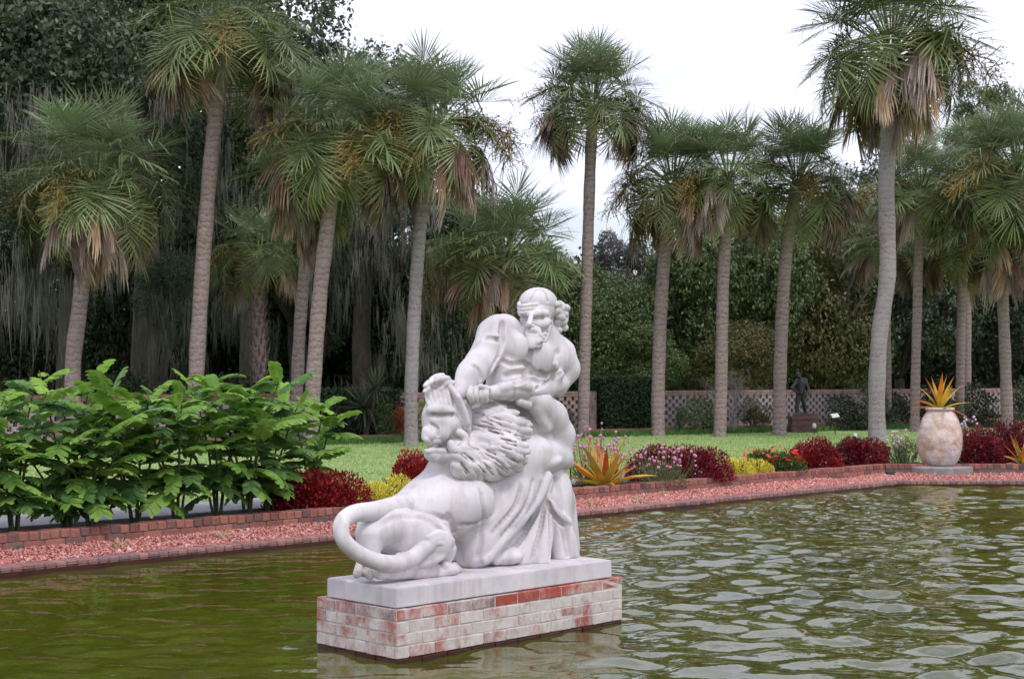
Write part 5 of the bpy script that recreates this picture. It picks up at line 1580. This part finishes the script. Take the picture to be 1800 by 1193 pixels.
# ================================================================== planted bed along the pool
def bed_d(px, s=13.58): return s / 0.70710678 / (1 - (px - 900) / FPX)     # depth of the bed's centre line behind an image column
def mound_mesh(name, seed, n, rx, ry, h, leaf, aspect=0.45, up=0.5, lobes=5):
    """dense leafy mound: leaf blades pointing up and out over overlapping domes"""
    rg = np.random.default_rng(seed); rr = random.Random(seed)
    L = [(0, 0, 0, rx * .8, ry * .8, h * .92)]
    for i in range(lobes):
        a = i * 6.28 / lobes + rr.uniform(-.3, .3); q = rr.uniform(.3, .55)
        L.append((math.cos(a) * rx * q, math.sin(a) * ry * q, 0, rx * rr.uniform(.42, .58), ry * rr.uniform(.42, .58), h * rr.uniform(.7, 1.0)))
    L = np.array(L)
    li = rg.choice(len(L), n)
    d = rg.normal(size=(n, 3)); d[:, 2] = np.abs(d[:, 2]) * .9 + .02; d /= np.linalg.norm(d, axis=1)[:, None]
    P = L[li, :3] + d * L[li, 3:6] * (0.72 + 0.32 * rg.random(n) ** .7)[:, None]
    P[:, 2] = np.maximum(P[:, 2], .015)
    ax = d + np.array([0, 0, up]) + rg.normal(size=(n, 3)) * .5; ax /= np.linalg.norm(ax, axis=1)[:, None]
    sd = np.cross(ax, rg.normal(size=(n, 3))); sd /= np.linalg.norm(sd, axis=1)[:, None]
    nn = np.cross(ax, sd)
    s_ = leaf * rg.uniform(.6, 1.35, n)[:, None]
    # six-point leaf folded along its midrib
    b0 = P - ax * s_ * .5; b1 = P + ax * s_ * .5
    m1 = P - ax * s_ * .12 + sd * s_ * aspect * .5 + nn * s_ * .10; m2 = P - ax * s_ * .12 - sd * s_ * aspect * .5 + nn * s_ * .10
    V = np.stack([b0, m1, b1, m2], 1).reshape(-1, 3)
    I = np.arange(n)[:, None] * 4
    F = np.concatenate([I + np.array([0, 1, 2]), I + np.array([0, 2, 3])])
    return mesh_np(name, V, F)
def two(name, c0, c1, c2, trans=.25): return leaf_mat2(name, c0, c1, c2, trans)
M_RED = two('crimson_leaf', (0.060, 0.004, 0.009), (0.25, 0.010, 0.018), (0.50, 0.035, 0.03))
M_REDDK = two('maroon_leaf', (0.040, 0.004, 0.010), (0.14, 0.009, 0.022), (0.32, 0.022, 0.035))
M_YEL = two('golden_leaf', (0.42, 0.40, 0.03), (0.74, 0.66, 0.07), (0.88, 0.80, 0.16))
M_GRN = two('bedding_leaf', (0.035, 0.075, 0.018), (0.075, 0.14, 0.035), (0.14, 0.21, 0.06))
M_GREY = two('grey_green_leaf', (0.08, 0.115, 0.05), (0.16, 0.20, 0.09), (0.26, 0.29, 0.15))
M_STEM = mat_noise('thin_stem', [(0.3, (0.07, 0.11, 0.03)), (0.7, (0.15, 0.19, 0.07))], rough=.7)
M_FLRED = mat_noise('scarlet_flower', [(0.3, (0.60, 0.02, 0.012)), (0.7, (0.75, 0.07, 0.035))], scale=20, rough=.6, coord='World')
M_FLPINK = mat_noise('pink_flower', [(0.3, (0.55, 0.12, 0.32)), (0.7, (0.72, 0.34, 0.52))], scale=9, rough=.7, coord='World')
M_FLPALE = mat_noise('pale_pink_flower', [(0.3, (0.68, 0.42, 0.56)), (0.7, (0.78, 0.62, 0.70))], scale=9, rough=.7, coord='World')
def mound(px, top, half, mat, label, n, leaf, name, cat, seed, s=13.58, d=None, group=None, aspect=.45, up=.5, depth=None, stems=True):
    d = d or bed_d(px, s)
    z = at(px, top, d).z - .206; rx = half / FPX * d * 1.28
    base = Vector(((px - 900) / FPX * d, d, .206))
    t = thing(name, label, cat, base, 0, group)
    stuff(link('foliage', mound_mesh('foliage', seed, int(n * 1.8), rx, depth or min(rx, .42), z, leaf * .92, aspect, up * .4), mat, t))
    mb = MB(); rg = random.Random(seed)
    for k in range(14):
        a = rg.uniform(0, 6.28); q = rg.random() ** .5
        mb.tube([(rg.uniform(-.1, .1) * rx, 0, -.03), (math.cos(a) * rx * q * .5, math.sin(a) * .15 * q, z * .45), (math.cos(a) * rx * q * .85, math.sin(a) * .28 * q, z * .8)], [.009, .007, .004], 4, False)
    stuff(mb.build('stems', M_BARK, t))
    return t, base, z, rx, d
GR = 'crimson bedding shrubs along the kerb'
mound(552, 812, 80, M_RED, 'crimson leafed mound partly overhung by the big green shrub', 5200, .050, 'crimson_shrub', 'shrub', 1, group=GR)
mound(728, 782, 42, M_RED, 'bright crimson mound against the sculpture beside the golden mound', 3200, .048, 'crimson_shrub', 'shrub', 2, s=13.68, group=GR)
mound(1198, 776, 82, M_REDDK, 'dark maroon mound dotted with pink flowers next to the golden clump', 5600, .050, 'crimson_shrub', 'shrub', 3, group=GR)
mound(1432, 764, 50, M_RED, 'crimson mound touching the scarlet-flowered plant', 3600, .050, 'crimson_shrub', 'shrub', 4, group=GR)
mound(1506, 764, 44, M_REDDK, 'deep red mound in front of the crooked palm', 3400, .050, 'crimson_shrub', 'shrub', 5, group=GR)
mound(1722, 742, 36, M_REDDK, 'tall maroon mound right beside the jar', 3600, .050, 'crimson_shrub', 'shrub', 6, d=25.35, group=GR, depth=.4)
mound(1775, 728, 46, M_REDDK, 'tall maroon mound behind the bromeliad at the end of the bed', 3800, .050, 'crimson_shrub', 'shrub', 7, d=26.2, group=GR, depth=.45)
GY = 'golden bedding mounds'
mound(658, 842, 38, M_YEL, 'pale golden mound next to the overhung crimson mound', 2400, .034, 'golden_shrub', 'shrub', 11, s=13.42, group=GY, aspect=.4)
mound(700, 828, 34, M_YEL, 'golden mound whose tip rises against the bright crimson mound', 2400, .034, 'golden_shrub', 'shrub', 12, s=13.5, group=GY, aspect=.4)
mound(1294, 802, 28, M_YEL, 'golden mound touching the maroon mound', 2000, .034, 'golden_shrub', 'shrub', 13, s=13.45, group=GY, aspect=.4)
mound(1334, 804, 22, M_YEL, 'smaller golden mound touching the scarlet-flowered plant', 1700, .034, 'golden_shrub', 'shrub', 14, s=13.45, group=GY, aspect=.4)

flower_me = {}
def blob(name, r, mat, seed=0, sub=1):
    key = (name, mat.name)
    if key not in flower_me:
        bm = bmesh.new(); bmesh.ops.create_icosphere(bm, subdivisions=sub, radius=r)
        rg = random.Random(seed)
        for v in bm.verts: v.co *= rg.uniform(.75, 1.2)
        me = bpy.data.meshes.new(name); bm.to_mesh(me); bm.free(); me.materials.append(mat); flower_me[key] = me
    return flower_me[key]
def petals(name, r, mat):
    key = (name, mat.name)
    if key not in flower_me:
        mb = MB()
        for k in range(5):
            a = k * 1.2566
            c, s_ = math.cos(a), math.sin(a)
            mb.add([(0, 0, 0), (c * r * .6 - s_ * r * .38, s_ * r * .6 + c * r * .38, r * .25), (c * r, s_ * r, r * .1), (c * r * .6 + s_ * r * .38, s_ * r * .6 - c * r * .38, r * .25)], [(0, 1, 2, 3)])
        me = mb.mesh(name); me.materials.append(mat); flower_me[key] = me
    return flower_me[key]
# scarlet-flowered plants
for (px, top, half, n, lab, seed, s_) in ((1356, 788, 52, 2600, 'green bushy plant covered in scarlet flowers', 21, 13.58), (1549, 776, 15, 1200, 'narrow plant with scarlet flowers squeezed beside the deep red mound', 22, 13.5)):
    t, base, z, rx, d = mound(px, top, half, M_GRN, lab, n, .055, 'flowering_plant', 'flowers', seed, s=s_, group='scarlet-flowered bedding plants', aspect=.5)
    rg = random.Random(seed)
    for k in range(int(46 * half / 52) + 10):
        a = rg.uniform(0, 6.28); q = rg.random() ** .5; zz = z * math.sqrt(max(.05, 1 - q * q * .8)) * rg.uniform(.85, 1.12)
        if math.sin(a) > .5 and rg.random() < .6: a = -a
        link('flower', petals('flower', .034, M_FLRED), None, t, (math.cos(a) * q * rx, math.sin(a) * q * min(rx, .42), zz), (rg.uniform(-1, .4), rg.uniform(-.6, .6), a), rg.uniform(.8, 1.5))
# globe amaranths: thin stems carrying pink balls
def globes(px, d, half, top, n, lab, mat, seed, nf=1300, ball=.021, leafz=.5, fol=M_GREY):
    z = at(px, top, d).z - .206; rx = half / FPX * d
    base = Vector(((px - 900) / FPX * d, d, .206)); t = thing('globe_amaranth', lab, 'flowers', base, 0, 'pink globe flowers on thin stems')
    stuff(link('foliage', mound_mesh('foliage', seed, nf, rx, min(rx, .45), z * leafz, .045, .25, .6), fol, t))
    rg = random.Random(seed)
    for k in range(n):
        a = rg.uniform(0, 6.28); q = rg.random() ** .5; r0 = q * rx
        h = z * rg.uniform(.45, 1.02) * (1 - .25 * q)
        e = Vector((math.cos(a) * r0 * 1.05, math.sin(a) * min(rx, .45) * q, h))
        mb = MB(); mb.tube([(e.x * .45, e.y * .45, 0), (e.x * .85, e.y * .8, h * .55), e], [.0045, .004, .0028], 3, False); st = mb.build('stem', M_STEM, t)
        link('flower', blob('globe', ball, mat, k % 2), None, st, e, None, rg.uniform(.75, 1.25))
globes(1050, 20.75, 62, 738, 95, 'pink globe flowers on thin stems around the orange bromeliad', M_FLPINK, 31, 1300, leafz=.4)
globes(1165, 20.9, 56, 772, 60, 'pink globe flowers leaning over the maroon mound', M_FLPINK, 32, 900, leafz=.55)
globes(1588, 25.4, 30, 746, 44, 'airy pale pink globe flowers left of the jar', M_FLPALE, 33, 1900, leafz=.7)
globes(1704, 25.9, 18, 722, 24, 'pale pink globe flowers peeping out behind the jar', M_FLPALE, 34, 500)

# bromeliads: stiff strap leaves, orange and yellow
M_BR = [frond_material('bromeliad_orange', (0.45, 0.30, 0.03), (0.62, 0.20, 0.025), (0.50, 0.11, 0.02), rnd=.2, trans=.25),
        frond_material('bromeliad_yellow', (0.40, 0.36, 0.05), (0.72, 0.46, 0.05), (0.62, 0.22, 0.04), rnd=.2, trans=.25),
        frond_material('bromeliad_green', (0.22, 0.25, 0.05), (0.50, 0.38, 0.05), (0.60, 0.30, 0.06), rnd=.2, trans=.25)]
STRAP = [[sword_mesh('strap_leaf', .62, .044, b, m, .55, 9) for b in (.12, .5, 1.5)] for m in M_BR]
def bromeliad(loc, n, sc, lab, seed, els, mats=(0, 1, 2)):
    t = thing('bromeliad', lab, 'bromeliad', loc, 0, 'orange bromeliads'); rg = random.Random(seed)
    for i in range(n):
        u = (i + .5) / n; el = els[0] + (els[1] - els[0]) * u + rg.uniform(-8, 8)
        link('leaf', STRAP[mats[rg.randrange(len(mats))]][0 if u < .55 else (1 if u < .8 else 2)], None, t, (0, 0, .0), (rg.uniform(-.3, .3), -R(el), i * 2.4 + rg.uniform(-.25, .25)), sc * rg.uniform(.8, 1.12))
    return t
d_ = bed_d(1062, 13.45); bromeliad(Vector(((1062 - 900) / FPX * d_, d_, .21)), 30, 1.2, 'orange and yellow bromeliad among pink globe flowers on the kerb', 5, (68, -4))
bromeliad(Vector(((1798 - 900) / FPX * 25.1, 25.1, .21)), 20, .95, 'orange bromeliad at the far end of the bed before the maroon mounds', 6, (80, 8))

# stone jar on its round plinth, planted with a bromeliad
JX, JY = (1652 - 900) / FPX * 24.9, 24.9
M_JAR = new_mat('weathered_jar')
def jar_material():
    m, n, l, b = new_mat('weathered_terracotta')
    t = noise_node(n, l, 4.0, 8, 0.66, 'Object'); r = ramp_node(n, l, t.outputs['Fac'], [(0.32, (0.43, 0.28, 0.18)), (0.47, (0.58, 0.46, 0.38)), (0.62, (0.70, 0.62, 0.59))])
    t2 = noise_node(n, l, 1.6, 5, 0.6, 'Object'); mr = n.new('ShaderNodeMapRange'); mr.inputs['From Min'].default_value = .52; mr.inputs['From Max'].default_value = .62
    l.new(t2.outputs['Fac'], mr.inputs['Value'])
    mx = n.new('ShaderNodeMix'); mx.data_type = 'RGBA'; l.new(mr.outputs[0], mx.inputs['Factor']); l.new(r.outputs[0], mx.inputs['A']); mx.inputs['B'].default_value = (0.56, 0.50, 0.50, 1)
    l.new(mx.outputs['Result'], b.inputs['Base Color']); b.inputs['Roughness'].default_value = .88; b.inputs['Specular IOR Level'].default_value = .2
    t3 = noise_node(n, l, 13.0, 8, 0.7, 'Object'); bump(n, l, b, t3.outputs['Fac'], .9, .03)
    return m
M_JAR = jar_material()
jar = thing('stone_jar', 'large rough oval terracotta jar at the corner of the bed', 'jar', (JX, JY, .246))
prof = [(.24, 0), (.27, .01), (.315, .08), (.355, .18), (.382, .30), (.39, .42), (.382, .54), (.355, .66), (.31, .77), (.265, .85), (.228, .90), (.212, .925)]
fine = []
for i in range(len(prof) - 1):
    for j in range(5):
        u = j / 5; fine.append((prof[i][0] + (prof[i + 1][0] - prof[i][0]) * u, prof[i][1] + (prof[i + 1][1] - prof[i][1]) * u))
fine.append(prof[-1])
mb = MB(); mb.lathe([(r_ * .95, z_) for r_, z_ in fine], 72)
for i, v in enumerate(mb.v):
    p = Vector(v); q = Vector((p.x, p.y, 0)); k = mnoise.fractal(p * 5.5, 1.0, 2.0, 5) * .014 + mnoise.noise(p * 2.0) * .008
    side = max(0.0, min(1.0, .6 - p.x * 1.5)); k *= .55 + .9 * side
    mb.v[i] = tuple(p + q.normalized() * k)
mb.build('body', M_JAR, jar, True)
mb = MB(); mb.lathe([(.212, .915), (.238, .925), (.245, .945), (.236, .968), (.20, .972), (.185, .95), (.185, .90)], 48); mb.build('rim', M_JAR, jar, True)
mb = MB(); mb.lathe([(.0, .90), (.183, .90)], 24); mb.build('soil', M_SOIL, jar)
M_STONE = mat_noise('plinth_stone', [(0.3, (0.20, 0.185, 0.18)), (0.7, (0.33, 0.31, 0.30))], scale=9, rough=.9, bstr=.4, bdist=.01)
mb = MB(); mb.lathe([(.52, .0), (.535, .02), (.535, .165), (.52, .185), (.3, .19)], 40)
tag(mb.build('round_base', M_STONE, None, loc=(JX, JY, .050)), 'low round stone base under the terracotta jar', 'stone base')
bromeliad(Vector((JX, JY, .246 + .92)), 20, .98, 'yellow and orange bromeliad growing out of the terracotta jar', 9, (84, 5), (0, 1, 1))

# small fittings on kerb and gravel
def fitting(px, py, z, lab, prof, cat='spotlight', mat=M_DARK, rot=(0, 0, 0)):
    d = depth_on(py, z); mb = MB(); mb.lathe(prof, 14)
    o = mb.build('spotlight' if cat == 'spotlight' else cat, mat, None, True, loc=((px - 900) / FPX * d, d, z), rot=rot)
    tag(o, lab, cat)
fitting(153, 953, .115, 'black bullet spotlight on the gravel against the kerb', [(.03, 0), (.035, .01), (.012, .02), (.012, .05), (.035, .06), (.042, .14), (.034, .145)], rot=(R(-25), R(15), 0))
M_GREENCAP = mat_noise('green_plastic', [(0.3, (0.012, 0.05, 0.035)), (0.7, (0.02, 0.08, 0.055))], rough=.4)
fitting(24, 966, .11, 'flat dark green valve lid in the gravel', [(.09, 0), (.10, .015), (.085, .045), (.02, .055)], 'valve_lid', M_GREENCAP)
fitting(1564, 834, .115, 'dark round drain cap in the gravel left of the jar', [(.08, 0), (.085, .03), (.06, .055), (.02, .06)], 'drain_cap', M_DARK)

# ------------------------------------------------------------------ big pinnate-leaved shrubs on the left
def senna_mat(name, c0, c1, c2): return leaf_mat2(name, c0, c1, c2, .30)
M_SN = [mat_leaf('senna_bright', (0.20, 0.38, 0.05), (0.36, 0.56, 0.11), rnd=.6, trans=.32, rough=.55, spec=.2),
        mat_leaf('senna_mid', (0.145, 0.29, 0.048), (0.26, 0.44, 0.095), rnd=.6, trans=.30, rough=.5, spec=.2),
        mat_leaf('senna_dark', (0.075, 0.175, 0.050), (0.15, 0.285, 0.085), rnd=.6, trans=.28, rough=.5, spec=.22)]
M_SNSTEM = mat_noise('senna_stem', [(0.3, (0.035, 0.05, 0.018)), (0.7, (0.09, 0.11, 0.04))], rough=.7)
def pinnate(name, seed, L, pairs, arch, mat):
    rg = random.Random(seed); mb = MB(); pts = []
    p = Vector((0, 0, 0)); d = Vector((1, 0, .10))
    N = 14
    for q in range(N + 1):
        pts.append(p.copy()); d = (d + Vector((0, 0, -arch / N * (.3 + 1.4 * q / N)))).normalized(); p = p + d * (L / N)
    mb.tube(pts, [.005 * (1 - .6 * q / N) for q in range(N + 1)], 4, False)
    for i in range(pairs):
        u = .10 + .90 * (i + .4) / pairs; f = min(N - 1, int(u * N)); o = pts[f].lerp(pts[f + 1], u * N - f); t = (pts[f + 1] - pts[f]).normalized()
        ll = L * (.15 + .13 * math.sin(min(1, u * 1.15) * 2.2)) * rg.uniform(.92, 1.06); w = ll * .215
        for sgn in (-1, 1):
            side = Vector((0, sgn, 0)); dr = (side * .93 + t * (.30 + .35 * (u > .9)) + Vector((0, 0, rg.uniform(-.42, -.10)))).normalized()
            across = (t - dr * t.dot(dr)).normalized(); nrm = dr.cross(across)
            if nrm.z < 0: nrm = -nrm
            b = len(mb.v)
            prof = ((0, .20), (.12, .72), (.35, 1.0), (.62, 1.05), (.84, .86), (.96, .45), (1.0, .0))
            for k, (a, ww) in enumerate(prof):
                c = o + dr * ll * a + Vector((0, 0, -.10 * ll * a * a)) 
                mb.v += [tuple(c - across * w * ww + nrm * w * ww * .22), tuple(c), tuple(c + across * w * ww + nrm * w * ww * .22)]
                if k: mb.f += [(b + 3 * k - 3, b + 3 * k - 2, b + 3 * k + 1, b + 3 * k), (b + 3 * k - 2, b + 3 * k - 1, b + 3 * k + 2, b + 3 * k + 1)]
    me = mb.mesh(name, True); me.materials.append(mat); return me
PIN = [[pinnate('pinnate_leaf', 600 + 10 * j + i, .56, (12, 13, 14)[i], (.35, .75, 1.15)[i], m) for i in range(3)] for j, m in enumerate(M_SN)]
def senna(px, s, top, label, seed, n_branch=5, spread=.5):
    d = s / 0.70710678 / (1 - (px - 900) / FPX)
    base = Vector(((px - 900) / FPX * d, d, .206)); t = thing('pinnate_shrub', label, 'shrub', base, 0, 'tall pinnate-leaved shrubs on the pool bank')
    H = at(px, top, d).z - .206; rg = random.Random(seed)
    for b in range(n_branch):
        a = b * 6.28 / n_branch + rg.uniform(-.4, .4); sp_ = spread * rg.uniform(.6, 1.25)
        h = H * (rg.uniform(.86, 1.0) if b < 3 else rg.uniform(.55, .85)) - .06
        e = Vector((math.cos(a) * sp_, math.sin(a) * sp_ * .75, h)); m = Vector((e.x * .35, e.y * .35, h * .5))
        mb = MB(); path = [Vector((math.cos(a) * .03, math.sin(a) * .03, -.03)), m * .5 + Vector((0, 0, .02)), m, m.lerp(e, .55) + Vector((0, 0, .04)), e]
        mb.tube(path, [.017, .015, .012, .009, .005], 6, True, .08, b); mb.build('stem', M_SNSTEM, t)
        nl = rg.randint(14, 17)
        for k in range(nl):
            u = .24 + .76 * (k + rg.random() * .5) / nl
            f = u * 4; i0 = min(3, int(f)); p = path[i0].lerp(path[i0 + 1], min(1, f - i0))
            az = k * 2.4 + b + rg.uniform(-.3, .3)
            hh = p.z / H
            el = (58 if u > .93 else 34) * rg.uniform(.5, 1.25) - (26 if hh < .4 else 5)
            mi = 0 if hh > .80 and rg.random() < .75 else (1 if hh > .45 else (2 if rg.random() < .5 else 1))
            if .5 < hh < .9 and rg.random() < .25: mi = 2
            sc = rg.uniform(.50, .86) * (.75 if u > .93 else 1)
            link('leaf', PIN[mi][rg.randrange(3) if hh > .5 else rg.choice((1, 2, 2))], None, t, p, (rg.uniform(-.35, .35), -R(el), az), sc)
    return t
senna(-60, 13.6, 655, 'bright green pinnate-leaved shrub at the near end of the bank', 41)
senna(25, 13.5, 648, 'pinnate-leaved shrub over the green valve lid', 42)
senna(118, 13.62, 640, 'pinnate-leaved shrub rising before the broad palm', 43)
senna(160, 13.45, 700, 'pinnate-leaved shrub on a dark stem by the kerb spotlight', 44, 5, .55)
senna(238, 13.6, 668, 'pinnate-leaved shrub between the broad palm and the tall dead-fronded palm', 45)
senna(312, 13.42, 655, 'pinnate-leaved shrub before the tall dead-fronded palm', 46)
senna(382, 13.6, 662, 'pinnate-leaved shrub overlapping the pierced wall', 47)
senna(435, 13.5, 650, 'tall pinnate-leaved shrub below the stubby palm', 48)
senna(474, 13.75, 676, 'pinnate-leaved shrub leaning over the overhung crimson mound', 49, 4, .40)
senna(548, 13.92, 705, 'low pinnate-leaved shrub behind the overhung crimson mound', 50, 4, .38)
